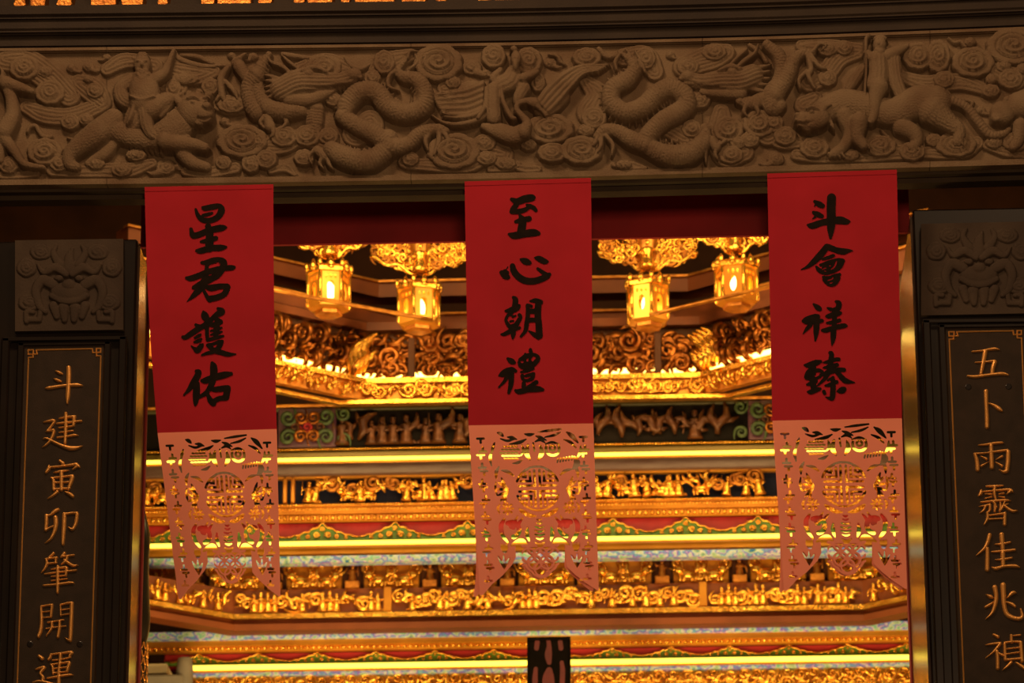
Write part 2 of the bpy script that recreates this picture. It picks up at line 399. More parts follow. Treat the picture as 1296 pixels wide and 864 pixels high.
XS = np.arange(-90, 1391, 20.0)
def Tc(x): return np.interp(x, [-340, 0, 324, 648, 972, 1296, 1640], [65, 61, 57.5, 54, 46.5, 34, 18])
def Bc(x): return np.interp(x, [-340, 0, 324, 648, 972, 1296, 1640], [238, 234, 231, 225.7, 217, 208, 197])
def sm_c(f): # gently smoothed version of the sag curve
    return lambda x: (f(np.asarray(x)-90)+f(np.asarray(x)-45)+f(x)+f(np.asarray(x)+45)+f(np.asarray(x)+90))/5
TT = sm_c(Tc); BB = sm_c(Bc)
def sweep(curve, prof, x0=-300, x1=1600, Y0=0.0, n=64):
    """profile (dy, dz) swept along the beam"""
    xs = np.linspace(x0, x1, n); base = W(xs, curve(xs), Y0); k = len(prof); V = []; Fc = []
    for i in range(n):
        for dy, dz in prof: V.append(base[i]+np.array([0, dy, dz]))
    for i in range(n-1):
        for j in range(k):
            j2 = (j+1) % k; Fc.append((i*k+j, i*k+j2, (i+1)*k+j2, (i+1)*k+j))
    Fc.append(tuple(range(k))[::-1]); Fc.append(tuple((n-1)*k+j for j in range(k)))
    me = mesh(V, Fc, smooth=False)
    bm = bmesh.new(); bm.from_mesh(me); bmesh.ops.recalc_face_normals(bm, faces=bm.faces[:]); bm.to_mesh(me); bm.free(); return me
o = structure('trim_1', sweep(TT, [(.12, .002), (-.012, .002), (-.012, .036), (-.022, .036), (-.022, .041), (-.034, .041), (-.034, .046), (-.040, .052), (-.040, .082), (-.050, .082), (-.050, .088), (-.060, .094), (-.060, .124), (.12, .124)]), M['stone_dark'], 'dark moulded stone cornice running above the carved frieze')
M['stone_mid'] = mat('brown stone', (.062, .042, .025), .75, col2=(.042, .028, .017), scale=5, bump=.15, bscale=120, spec=.2)
o = structure('trim_2', sweep(BB, [(.015, -.002), (.10, -.002), (.10, -.036), (.045, -.036), (.045, -.020), (.015, -.020)]), M['stone_mid'], 'plain dark stone beam edge under the carved frieze')
# red beam behind the lintel
a = Wp(178, 300, .42); b = Wp(1152, 300, .42); zt = Wp(662, 232, .42)[2]; zb = Wp(662, 303.5, .42)[2]
structure('trim_3', box_m(a[0], b[0], .42, .435, zb, zt), M['redwood'], 'dark red lacquered beam seen behind the hanging banners')
# upper wall over the lintel, behind the cornice
z0 = Wp(648, TT(648), .12)[2]
structure('wall_front', box_m(-4.2, 4.2, .14, .30, z0-.2, 9.5), M['stone_dark'], 'dark wall above the carved stone lintel')

# ------------------------------------------------------------------ carved frieze
fr = thing('carved_frieze', 'long sandstone lintel frieze carved with dragons, clouds, riders and beasts', 'frieze', Wp(648, 226, 0))
joints = [-300, 135, 520, 889, 1177, 1600]
def strip(x0, x1, c0, c1, Yf, depth, nx):
    xs = np.linspace(x0, x1, nx); A = W(xs, c0(xs), Yf); B = W(xs, c1(xs), Yf); V = []; Fc = []
    for i in range(nx):
        for P, d in ((A[i], 0), (B[i], 0), (B[i], depth), (A[i], depth)): V.append((P[0], P[1]+d, P[2]))
    for i in range(nx-1):
        for j in range(4):
            j2 = (j+1) % 4; Fc.append((i*4+j, i*4+j2, i*4+4+j2, i*4+4+j))
    Fc.append((0, 1, 2, 3)); Fc.append(tuple((nx-1)*4+j for j in (3, 2, 1, 0)))
    me = mesh(V, Fc, smooth=False); bm = bmesh.new(); bm.from_mesh(me); bmesh.ops.recalc_face_normals(bm, faces=bm.faces[:]); bm.to_mesh(me); bm.free(); return me
for x0, x1 in zip(joints[:-1], joints[1:]):
    n = max(6, int((x1-x0)/20))
    obj('stone_block', strip(x0+.35, x1-.35, TT, BB, 0.0, .12, n), M['stone'], fr)
    obj('top_moulding', strip(x0+.35, x1-.35, TT, lambda x: TT(x)+3.6, -.020, .03, n), M['stone'], fr)
    obj('top_moulding', strip(x0+.35, x1-.35, lambda x: TT(x)+3.6, lambda x: TT(x)+6.2, -.010, .02, n), M['stone'], fr)
    obj('bottom_moulding', strip(x0+.35, x1-.35, lambda x: BB(x)-3.6, BB, -.026, .04, n), M['stone'], fr)
    obj('bottom_moulding', strip(x0+.35, x1-.35, lambda x: BB(x)-7.0, lambda x: BB(x)-3.6, -.014, .03, n), M['stone'], fr)
CLIP = (lambda x: TT(x)+2.5, lambda x: BB(x)-4.5)
q = 1/3.323
def rel(name, ops, ci, **kw):
    return relief(name, ops, fr, M['stone'], 0.0, (324*ci, 0), q, clip=CLIP, depth=1.35, **kw)
def cloud(ci, cx, cy, rx, ry=None, d=1, t=2.2, b=3.0, lob=7):
    rel('cloud_scroll', [('C', cx, cy, rx, ry or rx*.82, d, t, b, lob)], ci)
# flat cloud banks behind, then scrolls
def bank(ci, pts, b=3.4, hk=.16): rel('cloud_bank', [('S', pts, hk, b, ('contour', 4.6, 1.5))], ci)
for ci, pts in ((0, [(20, 250, 50), (110, 260, 60), (210, 330, 60), (290, 400, 50)]), (0, [(110, 450, 30), (180, 480, 40), (260, 490, 38), (330, 480, 40), (420, 440, 35)]),
                (0, [(330, 350, 40), (390, 380, 55), (430, 430, 40)]), (0, [(220, 715, 28), (330, 715, 34), (430, 715, 34), (540, 715, 34), (640, 685, 22)]),
                (0, [(780, 720, 22), (870, 725, 26), (990, 705, 26)]), (0, [(450, 290, 30), (520, 255, 36), (600, 260, 30), (650, 280, 40)]), (0, [(690, 360, 60), (760, 370, 30)]),
                (0, [(730, 290, 45), (820, 310, 50), (900, 300, 28)]), (0, [(905, 440, 20), (960, 440, 45), (1020, 450, 30)]), (0, [(10, 735, 20), (90, 735, 18), (150, 725, 20)]),
                (1, [(180, 300, 40), (290, 280, 60), (380, 290, 40)]), (1, [(20, 610, 40), (110, 600, 50), (180, 580, 40), (300, 590, 50)]), (1, [(620, 680, 26), (660, 690, 26), (880, 690, 40), (960, 640, 50), (1040, 650, 45)]),
                (1, [(500, 290, 30), (560, 260, 45), (650, 230, 30)]), (1, [(985, 710, 16), (1050, 700, 24), (1100, 690, 16)]), (1, [(60, 720, 14), (120, 705, 20), (165, 735, 10)]),
                (1, [(420, 560, 60), (480, 520, 60)]), (1, [(790, 370, 30), (850, 360, 30)]),
                (2, [(430, 690, 14), (500, 695, 20), (560, 705, 10)]), (2, [(0, 690, 14), (50, 710, 18), (110, 710, 16)]), (2, [(720, 280, 45), (840, 240, 55), (900, 220, 40)]), (2, [(880, 470, 38), (880, 560, 60), (900, 650, 55), (980, 640, 40)]),
                (2, [(1000, 520, 40), (1077, 560, 55)]), (2, [(470, 240, 40), (560, 240, 50), (600, 300, 40)]), (2, [(310, 340, 30), (360, 400, 50), (330, 470, 60)]), (2, [(730, 560, 60), (660, 530, 50)]),
                (3, [(560, 320, 26), (660, 350, 36), (740, 345, 40), (820, 345, 36), (900, 370, 28)]), (3, [(120, 650, 26), (220, 660, 28), (330, 660, 24), (420, 650, 36), (520, 640, 36), (620, 645, 30)]), (3, [(650, 640, 26), (740, 640, 32), (830, 630, 36), (880, 600, 30)]),
                (3, [(920, 610, 20), (1000, 630, 30), (1077, 640, 30)]), (3, [(0, 560, 30), (60, 590, 40), (130, 600, 24)]), (3, [(180, 330, 60), (250, 300, 45), (300, 240, 45), (380, 220, 30)]), (3, [(960, 300, 40), (1040, 330, 50)]), (3, [(140, 190, 26), (230, 190, 32), (330, 200, 30), (390, 210, 30)]), (3, [(150, 440, 40), (200, 410, 30)])):
    bank(ci, pts)
CL = [(0, 105, 290, 62, 50, 1), (0, 212, 393, 62, 50, -1), (0, 190, 305, 34, 24, 1), (0, 400, 385, 38, 32, -1), (0, 372, 338, 22, 18, 1), (0, 296, 515, 40, 34, 1), (0, 362, 505, 32, 26, -1),
      (0, 190, 642, 72, 56, 1), (0, 38, 697, 42, 36, 1), (0, 250, 690, 40, 36, -1), (0, 405, 690, 38, 26, 1), (0, 512, 717, 44, 30, -1), (0, 575, 655, 40, 26, 1), (0, 1020, 597, 102, 68, -1), (0, 940, 687, 34, 30, 1), (0, 1055, 690, 38, 40, 1),
      (0, 885, 366, 38, 36, 1), (0, 730, 375, 34, 40, -1), (0, 780, 335, 60, 24, 1), (0, 560, 655, 30, 22, 1), (0, 975, 445, 60, 34, -1),
      (1, 285, 287, 74, 52, 1), (1, 767, 268, 98, 76, -1), (1, 722, 245, 40, 28, 1), (1, 832, 640, 106, 74, -1), (1, 216, 575, 56, 44, 1), (1, 304, 577, 42, 36, -1), (1, 202, 665, 42, 34, 1), (1, 118, 578, 56, 44, -1), (1, 10, 600, 38, 40, 1), (1, 45, 672, 44, 40, 1),
      (1, 650, 672, 36, 30, 1), (1, 960, 605, 50, 36, 1), (1, 970, 668, 44, 30, -1), (1, 1050, 690, 44, 26, 1), (1, 540, 265, 44, 50, 1), (1, 1000, 240, 50, 50, 1), (1, 325, 420, 34, 30, 1), (1, 490, 330, 34, 34, -1), (1, 830, 350, 34, 26, 1),
      (2, 70, 260, 56, 56, -1), (2, 315, 245, 60, 40, 1), (2, 160, 545, 96, 62, 1), (2, 345, 500, 52, 44, 1), (2, 312, 550, 36, 26, -1), (2, 170, 645, 62, 40, 1), (2, 292, 635, 86, 58, -1), (2, 740, 282, 46, 38, 1), (2, 850, 222, 52, 36, -1), (2, 910, 548, 62, 54, 1), (2, 810, 545, 26, 24, 1),
      (2, 755, 545, 42, 38, -1), (2, 952, 600, 36, 30, 1), (2, 920, 655, 52, 38, -1), (2, 1040, 525, 68, 56, 1), (2, 70, 612, 34, 24, 1), (2, 560, 250, 44, 46, -1), (2, 470, 695, 34, 20, 1), (2, 790, 420, 44, 40, 1), (2, 110, 350, 30, 40, 1), (2, 1000, 590, 40, 34, 1),
      (3, 632, 240, 64, 56, 1), (3, 715, 240, 50, 68, -1), (3, 862, 266, 86, 62, 1), (3, 1030, 200, 108, 74, -1), (3, 740, 337, 44, 36, 1), (3, 990, 280, 32, 28, 1), (3, 1020, 335, 52, 42, 1), (3, 938, 335, 24, 22, -1), (3, 935, 385, 40, 28, 1), (3, 195, 625, 60, 44, 1), (3, 470, 618, 68, 44, -1),
      (3, 606, 640, 54, 40, 1), (3, 790, 612, 84, 52, -1), (3, 697, 592, 34, 28, 1), (3, 72, 575, 48, 40, 1), (3, 1040, 600, 54, 40, 1), (3, 20, 520, 44, 40, -1), (3, 950, 600, 36, 28, 1), (3, 250, 210, 44, 30, 1), (3, 320, 205, 36, 32, -1), (3, 250, 330, 40, 36, 1), (3, 345, 655, 40, 24, 1), (3, 850, 180, 26, 20, 1), (3, 1070, 290, 26, 24, -1)]
for i, (ci, cx, cy, rx, ry, d) in enumerate(CL):
    big = max(rx, ry) > 55
    cloud(ci, cx, cy, rx*1.10, ry*1.10, d, 2.6 if big else 2.0, 6.2 if big else 6.0, 9 if big else 7)
# curls of mist
for ci, pts in ((0, [(115, 555, 8), (125, 535, 10), (150, 530, 11), (165, 555, 11), (185, 575, 11), (215, 575, 9), (210, 565, 5)]), (0, [(735, 215, 9), (750, 245, 13), (810, 270, 14), (870, 280, 12), (940, 275, 7)]), (0, [(760, 232, 9), (830, 240, 13), (890, 265, 11)]),
                (0, [(285, 580, 6), (310, 590, 9), (295, 610, 9), (320, 615, 6)]), (1, [(375, 245, 10), (400, 275, 13), (440, 290, 13), (480, 270, 8)]), (1, [(675, 225, 14), (720, 250, 15), (760, 235, 10)]), (2, [(155, 228, 6), (190, 235, 11), (205, 260, 10), (225, 272, 5)]), (2, [(365, 205, 11), (400, 238, 14), (450, 228, 12), (480, 205, 8)]),
                (3, [(760, 160, 6), (785, 180, 9), (810, 175, 9), (830, 195, 9), (850, 180, 6)]), (3, [(750, 375, 6), (765, 400, 8)]), (3, [(830, 420, 6), (860, 430, 10), (855, 445, 7)]), (3, [(475, 545, 6), (490, 565, 9), (510, 578, 6)]), (3, [(765, 460, 6), (760, 490, 9), (785, 505, 7)]), (1, [(110, 225, 9), (150, 235, 13), (230, 245, 9)]), (2, [(1000, 190, 10), (1040, 220, 12), (1070, 260, 10)])):
    rel('mist_curl', [('S', pts, .7, 3.5)], ci)
# dragons
def spines(pts, side, b=6, d=15, l=15):
    P = smooth_path(np.array(pts, float), 8); out = []; acc = 0.0
    for a, c in zip(P[:-1], P[1:]):
        L = math.hypot(c[0]-a[0], c[1]-a[1]); acc += L
        if acc < d or c[2] < 14: continue
        acc = 0.0; tx, ty = (c[0]-a[0])/L, (c[1]-a[1])/L; nx, ny = -ty*side, tx*side; r = c[2]
        out.append(('S', [(c[0]+nx*r*.80, c[1]+ny*r*.80, 7.5), (c[0]+nx*(r+l*.5)-tx*2, c[1]+ny*(r+l*.5)-ty*2, 5), (c[0]+nx*(r+l)-tx*6, c[1]+ny*(r+l)-ty*6, 1.5)], .8, b))
    return out
def dragon_parts(ci, name, ops): return rel(name, ops, ci)
sc = ('scale', 3.6, 1.7); fur = ('fur', 3.4, 1.0); rg = ('ring', 3.0, .7)
rel('dragon', [('S', [(55, 235, 16), (15, 300, 28), (5, 380, 32), (40, 450, 38), (110, 475, 40), (190, 470, 30)], .8, 6, sc),
  ('S', [(250, 460, 38), (245, 520, 38), (240, 570, 30)], .55, 4, sc), ('S', [(320, 640, 40), (380, 672, 48), (470, 688, 46), (545, 640, 44), (560, 590, 40)], .8, 7, sc),
  ('S', [(375, 510, 30), (385, 450, 42), (440, 395, 44), (510, 400, 44), (560, 460, 44), (630, 485, 42), (700, 460, 40), (712, 400, 38), (680, 345, 34), (620, 330, 26), (600, 300, 16), (630, 260, 9)], .8, 7, sc),
  ('S', [(365, 500, 34), (430, 540, 40), (510, 580, 42), (570, 625, 40), (640, 615, 34), (690, 570, 30), (760, 550, 24), (800, 560, 18)], .8, 8, sc),
  ('S', [(770, 560, 12), (770, 610, 14), (750, 660, 8)], .9, 9), ('S', [(790, 565, 12), (810, 600, 13), (800, 640, 8)], .9, 9), ('S', [(740, 560, 12), (715, 600, 13), (725, 640, 7)], .9, 9),
  ('S', [(590, 300, 10), (560, 330, 11), (560, 370, 10), (600, 385, 6)], .8, 7), ('S', [(640, 300, 8), (680, 270, 10), (670, 235, 6)], .8, 7), ('S', [(640, 250, 7), (650, 220, 9), (690, 225, 5)], .8, 7)]
  + [('S', [(735, 395+14*k, 9), (745, 405+14*k, 4)], .8, 8) for k in range(5)] + [('S', [(400+26*k, 640-6*(k % 2), 8), (404+26*k, 625, 3)], .8, 7) for k in range(4)] + spines([(375, 510, 30), (385, 450, 42), (440, 395, 44), (510, 400, 44), (560, 460, 44), (630, 485, 42), (700, 460, 40), (712, 400, 38), (680, 345, 34)], -1) + spines([(320, 640, 40), (380, 672, 48), (470, 688, 46), (545, 640, 44)], -1) + spines([(55, 235, 16), (15, 300, 28), (5, 380, 32), (40, 450, 38), (110, 475, 40)], -1), 1)
rel('dragon_head', [('S', [(110, 390, 52), (180, 360, 58), (270, 355, 46), (350, 350, 36), (405, 335, 36)], .62, 9, ('line', 4.6, 1.6)), ('S', [(140, 425, 34), (220, 430, 30), (300, 400, 22), (330, 385, 12)], .7, 8), ('E', 415, 328, 36, 28, 0, .8, 11), ('E', 440, 340, 16, 14, 0, .8, 12),
  ('E', 225, 330, 26, 20, -15, .9, 14), ('S', [(200, 318, 10), (250, 305, 13), (300, 322, 9)], .9, 16), ('N', [(250, 395, 4), (320, 385, 6), (400, 368, 5)], 1.0),
  ('S', [(250, 375, 10), (320, 368, 10), (380, 362, 8)], .8, 13)]
  + [('S', [(150, 360+10*k, 11), (100, 345+16*k, 13), (60, 330+22*k, 10), (35, 325+26*k, 4)], .9, 9+k % 2) for k in range(5)] + [('S', [(150, 320, 10), (110, 290, 12), (70, 275, 10), (50, 250, 4)], .9, 10), ('S', [(180, 300, 9), (140, 270, 10), (110, 240, 5)], .9, 9)], 1)
rel('dragon_claw', [('S', [(50, 500, 22), (60, 540, 24)], .8, 6), ('S', [(40, 490, 12), (20, 520, 11), (35, 545, 6)], .9, 7), ('S', [(110, 490, 14), (130, 520, 12), (105, 550, 7)], .9, 7), ('S', [(70, 530, 14), (75, 570, 12), (60, 585, 5)], .9, 7)], 1)
rel('dragon_claw', [('S', [(260, 640, 22), (290, 665, 24)], .8, 7), ('S', [(245, 640, 11), (225, 665, 9), (235, 695, 5)], .9, 8), ('S', [(280, 670, 12), (270, 695, 10), (285, 715, 5)], .9, 8), ('S', [(300, 670, 12), (310, 700, 11), (325, 718, 5)], .9, 8)], 1)
rel('dragon', [('S', [(450, 225, 8), (480, 245, 14), (515, 290, 30), (490, 340, 38), (425, 380, 40), (420, 440, 42), (475, 480, 42), (550, 460, 44), (610, 405, 44), (665, 380, 44), (725, 410, 44), (725, 465, 46), (640, 515, 44), (580, 570, 42), (555, 615, 40)], .8, 7, sc),
  ('S', [(570, 625, 38), (650, 660, 46), (740, 658, 48), (800, 610, 40), (815, 570, 26)], .8, 7, sc), ('S', [(560, 620, 38), (500, 595, 38), (440, 560, 30), (390, 555, 26), (360, 580, 20)], .8, 8, sc),
  ('S', [(365, 570, 11), (350, 610, 12), (335, 625, 6)], .9, 9), ('S', [(375, 575, 11), (375, 620, 12), (360, 650, 6)], .9, 9), ('S', [(395, 580, 12), (425, 620, 11), (420, 660, 6)], .9, 9),
  ('S', [(460, 225, 8), (435, 265, 11), (440, 300, 6)], .8, 7), ('S', [(520, 225, 8), (545, 270, 12), (560, 310, 7)], .8, 7), ('S', [(480, 215, 7), (500, 245, 9), (490, 270, 5)], .8, 7)]
  + [('S', [(392, 400+14*k, 9), (382, 410+14*k, 4)], .8, 8) for k in range(6)] + [('S', [(600+24*k, 600+8*(k % 2), 8), (600+24*k, 585, 3)], .8, 7) for k in range(5)] + spines([(515, 290, 30), (490, 340, 38), (425, 380, 40), (420, 440, 42), (475, 480, 42), (550, 460, 44), (610, 405, 44), (665, 380, 44), (725, 410, 44), (725, 465, 46), (640, 515, 44)], 1) + spines([(570, 625, 38), (650, 660, 46), (740, 658, 48), (800, 610, 40)], -1), 2)
rel('dragon_head', [('S', [(745, 345, 34), (800, 355, 36), (880, 350, 46), (960, 350, 54), (1010, 330, 50)], .62, 9, ('line', 4.6, 1.6)), ('S', [(800, 395, 16), (870, 400, 24), (960, 400, 32)], .7, 8), ('E', 738, 335, 34, 26, 0, .8, 11), ('E', 712, 345, 15, 14, 0, .8, 12),
  ('E', 925, 325, 26, 20, 15, .9, 14), ('S', [(870, 318, 9), (920, 300, 13), (960, 312, 10)], .9, 16), ('N', [(750, 372, 5), (830, 385, 6), (900, 390, 4)], 1.0), ('S', [(770, 362, 8), (830, 368, 10), (900, 372, 10)], .8, 13)]
  + [('S', [(970, 330+12*k, 11), (1020, 300+22*k, 13), (1060, 290+26*k, 10), (1090, 280+28*k, 4)], .9, 9+k % 2) for k in range(5)] + [('S', [(940, 300, 10), (980, 265, 12), (1020, 235, 10), (1035, 195, 5)], .9, 10), ('S', [(910, 290, 9), (950, 250, 10), (990, 215, 5)], .9, 9)], 2)
rel('dragon_claw', [('S', [(960, 430, 24), (1010, 440, 30), (1060, 420, 34)], .7, 7, sc), ('S', [(985, 450, 12), (975, 480, 11), (990, 500, 5)], .9, 9), ('S', [(1020, 450, 12), (1035, 480, 11), (1030, 500, 5)], .9, 9), ('S', [(1050, 440, 12), (1070, 470, 10)], .9, 9)], 2)
rel('dragon_claw', [('S', [(840, 600, 22), (860, 630, 22)], .8, 8), ('S', [(835, 600, 11), (815, 640, 11), (815, 690, 5)], .9, 9), ('S', [(860, 630, 12), (855, 660, 10), (865, 680, 5)], .9, 9), ('S', [(870, 620, 11), (900, 600, 10)], .9, 9)], 2)
rel('dragon_neck', [('S', [(-5, 195, 22), (45, 240, 30), (58, 300, 32), (40, 360, 34), (10, 400, 36), (20, 460, 40), (50, 450, 30)], .8, 7, sc), ('S', [(30, 410, 40), (80, 330, 36), (110, 260, 28), (150, 230, 20), (190, 230, 14)], .8, 8, sc),
  ('S', [(165, 240, 12), (180, 300, 14), (170, 330, 13), (195, 380, 7)], .9, 9), ('S', [(160, 310, 11), (130, 345, 11), (135, 380, 6)], .9, 9), ('S', [(180, 245, 12), (215, 290, 12), (245, 300, 6)], .9, 9), ('S', [(190, 225, 10), (215, 195, 10), (245, 200, 8), (225, 220, 5)], .9, 9)], 3)
rel('dragon_neck', [('S', [(1077, 330, 40), (1045, 380, 34), (1060, 450, 36), (1077, 480, 36)], .8, 7, sc), ('S', [(1010, 290, 30), (1035, 330, 26)], .8, 7), ('S', [(1010, 255, 14), (985, 265, 11), (975, 285, 5)], .9, 8), ('S', [(1020, 245, 12), (1035, 235, 8)], .9, 8), ('S', [(960, 290, 14), (930, 340, 18), (935, 400, 16), (950, 440, 8)], .9, 7), ('S', [(950, 350, 12), (985, 390, 14), (1000, 420, 7)], .9, 7), ('S', [(930, 400, 11), (910, 430, 8)], .9, 7)], 0)
# lion with rider
rel('lion', [('S', [(480, 510, 46), (420, 565, 56), (350, 612, 46), (300, 655, 34), (295, 695, 28), (325, 708, 20)], .75, 7, fur), ('S', [(460, 540, 50), (540, 575, 46), (630, 590, 46), (710, 570, 66), (760, 530, 70)], .6, 7, fur), ('S', [(480, 600, 26), (440, 650, 30), (400, 670, 22), (370, 690, 16)], .7, 4),
  ('S', [(700, 610, 40), (760, 618, 34), (820, 622, 28), (866, 634, 22)], .8, 11), ('S', [(770, 650, 36), (810, 690, 30), (870, 708, 22)], .75, 6)]
  + [('S', [(840+14*k, 622+4*k, 8), (868+10*k, 640, 5)], .9, 13) for k in range(3)] + [('S', [(845+14*k, 700, 8), (862+12*k, 716, 5)], .9, 9) for k in range(3)] + [('S', [(545+22*k, 612+6*k, 8), (552+22*k, 632+4*k, 3)], .8, 6) for k in range(7)], 0)
rel('lion_head', [('E', 825, 480, 78, 76, 0, .5, 12), ('E', 868, 505, 40, 42, 0, .6, 18), ('E', 880, 480, 22, 18, 0, .8, 24), ('E', 850, 540, 26, 16, 0, .6, 18), ('E', 822, 462, 12, 9, 0, .9, 22.6), ('E', 876, 456, 10, 8, 0, .9, 21.6), ('S', [(798, 444, 7), (825, 438, 9), (846, 450, 6)], .9, 22.6), ('S', [(862, 440, 6), (882, 436, 8), (895, 446, 5)], .9, 20.5), ('N', [(840, 525, 4), (870, 532, 6), (900, 520, 4)], 1.2), ('S', [(760, 450, 20), (745, 430, 16), (770, 412, 10)], .8, 14)]
  + [('C', x, y, 20, 18, 1, 1.4, 12, 3) for x, y in ((752, 470), (748, 510), (760, 548), (770, 425), (800, 408), (840, 400), (878, 412), (715, 500), (722, 545), (745, 585), (790, 590), (700, 465))], 0)
rel('rider', [('E', 604, 290, 38, 48, 0, .62, 13), ('E', 606, 252, 28, 16, 0, .7, 15), ('E', 606, 297, 8, 13, 0, .9, 20.2), ('S', [(583, 283, 5), (596, 285, 6)], .9, 19.9), ('S', [(614, 285, 6), (625, 283, 5)], .9, 19.8), ('S', [(594, 318, 4), (606, 321, 5), (618, 317, 4)], .9, 19.8), ('S', [(590, 316, 14), (606, 330, 20), (620, 318, 14)], .8, 16, ('line', 2.4, .8)), ('N', [(596, 312, 3), (616, 311, 3)], 1.2),
  ('S', [(605, 355, 50), (612, 400, 66), (606, 440, 62)], .55, 12), ('S', [(585, 335, 7), (605, 360, 8), (632, 338, 7)], .8, 19), ('S', [(552, 430, 6), (605, 448, 8), (660, 432, 6)], .8, 21), ('S', [(570, 470, 10), (555, 520, 12), (540, 545, 6)], .8, 17), ('S', [(560, 350, 30), (512, 385, 32), (520, 430, 34), (552, 450, 18)], .6, 11, ('line', 4, .9)), ('S', [(655, 350, 28), (695, 325, 24), (712, 285, 18), (735, 225, 10)], .75, 12),
  ('S', [(600, 465, 56), (575, 510, 50), (550, 540, 34)], .45, 10, ('line', 5, 1.2)), ('S', [(640, 480, 42), (700, 440, 34), (735, 430, 22)], .7, 13), ('S', [(720, 440, 26), (695, 480, 22), (680, 500, 16)], .7, 12), ('S', [(615, 490, 36), (625, 550, 30), (645, 585, 24), (662, 592, 14)], .7, 13, ('line', 4.5, .6)), ('E', 655, 500, 0.1, 0.1)], 0)
# deer at the left end
rel('deer', [('S', [(-30, 560, 70), (10, 555, 50)], .6, 6), ('S', [(20, 560, 44), (55, 500, 34), (52, 430, 28), (35, 380, 26)], .75, 8), ('S', [(25, 360, 30), (70, 375, 26), (115, 388, 20), (138, 396, 14)], .8, 10), ('E', 48, 372, 8, 6, 0, .9, 16), ('S', [(10, 345, 12), (15, 315, 10), (0, 290, 6)], .8, 10), ('S', [(-10, 330, 12), (-30, 310, 8)], .8, 10),
  ('S', [(20, 590, 30), (60, 640, 24), (95, 690, 18), (130, 705, 16), (185, 712, 12)], .8, 8), ('S', [(0, 600, 28), (5, 680, 18)], .8, 6)], 0)
# tiger with rider
rel('tiger', [('S', [(240, 470, 54), (310, 440, 58), (400, 450, 58), (520, 480, 60), (620, 440, 70), (700, 440, 74)], .55, 7, fur), ('S', [(320, 490, 40), (345, 560, 30), (320, 620, 26), (280, 652, 24)], .75, 7), ('S', [(380, 530, 42), (375, 590, 30), (400, 625, 24)], .8, 11),
  ('S', [(690, 480, 66), (760, 530, 42), (800, 560, 32), (798, 604, 26)], .7, 9, fur), ('S', [(560, 540, 40), (610, 565, 36), (625, 600, 28), (608, 624, 24)], .75, 6), ('S', [(755, 425, 22), (830, 455, 20), (880, 515, 22), (930, 572, 20), (985, 572, 18), (1012, 550, 12)], .85, 7, ('ring', 4.5, 1.0))]
  + [('S', [(255+18*k, 655, 9), (262+20*k, 672, 6)], .9, 9) for k in range(4)] + [('S', [(392+14*k, 628, 8), (398+14*k, 644, 5)], .9, 13) for k in range(3)] + [('S', [(780+16*k, 608, 8), (784+18*k, 626, 6)], .9, 11) for k in range(3)] + [('S', [(588+16*k, 622, 8), (592+18*k, 640, 6)], .9, 9) for k in range(3)], 3)
rel('tiger_head', [('E', 195, 515, 66, 50, -10, .55, 13), ('E', 142, 522, 36, 34, 0, .6, 15), ('E', 120, 508, 14, 12, 0, .9, 18), ('E', 165, 555, 32, 16, 5, .6, 13), ('E', 182, 498, 12, 9, 0, .9, 20.8), ('S', [(158, 486, 8), (185, 478, 9), (208, 488, 6)], .9, 20.8), ('S', [(110, 530, 5), (140, 536, 6), (170, 530, 5)], .9, 19.5), ('S', [(225, 490, 16), (240, 470, 14), (262, 462, 8)], .8, 16), ('N', [(115, 540, 4), (150, 545, 5), (185, 538, 3)], 1.2)]
  + [('S', [(250+6*k, 500+14*k, 12), (265+4*k, 520+13*k, 5)], .8, 12) for k in range(4)], 3)
rel('rider', [('E', 468, 203, 30, 34, 0, .65, 12), ('E', 470, 178, 34, 16, 0, .7, 13), ('E', 462, 205, 7, 10, 0, .9, 17.2), ('S', [(450, 198, 4), (457, 199, 4)], .9, 16.6), ('S', [(470, 198, 4), (480, 198, 4)], .9, 16.6), ('S', [(455, 228, 12), (468, 236, 14), (480, 228, 10)], .8, 14, ('line', 2.4, .6)),
  ('S', [(460, 262, 42), (462, 320, 42), (455, 365, 46)], .5, 11, ('line', 5, .7)), ('S', [(500, 245, 26), (545, 225, 24), (585, 205, 12)], .7, 10), ('S', [(525, 260, 34), (535, 340, 34), (560, 410, 30), (605, 468, 14)], .5, 9, ('line', 4, 1.0)), ('S', [(430, 260, 18), (420, 240, 16), (405, 235, 10)], .8, 12),
  ('S', [(465, 385, 42), (450, 430, 32), (445, 490, 24), (435, 520, 20), (420, 526, 10)], .7, 13)], 3)
rel('staff', [('S', [(420, 168, 12), (410, 190, 10), (412, 300, 7), (405, 430, 7), (404, 552, 7)], .9, 13)], 3)
rel('spear_flag', [('S', [(395, 290, 20), (370, 330, 24), (345, 370, 20), (330, 390, 8)], .6, 6, ('line', 4, .8))], 3)
rel('beast', [('E', 985, 485, 56, 52, 0, .55, 9), ('E', 965, 508, 34, 28, 0, .6, 12), ('E', 962, 522, 14, 10, 0, .9, 15), ('E', 1000, 432, 18, 16, 0, .7, 11), ('E', 952, 472, 9, 7, 0, .9, 14), ('E', 1000, 472, 9, 7, 0, .9, 15), ('S', [(1050, 450, 56), (1110, 440, 70)], .6, 7), ('S', [(1060, 540, 36), (1050, 600, 28), (1030, 625, 22)], .7, 8)], 3)
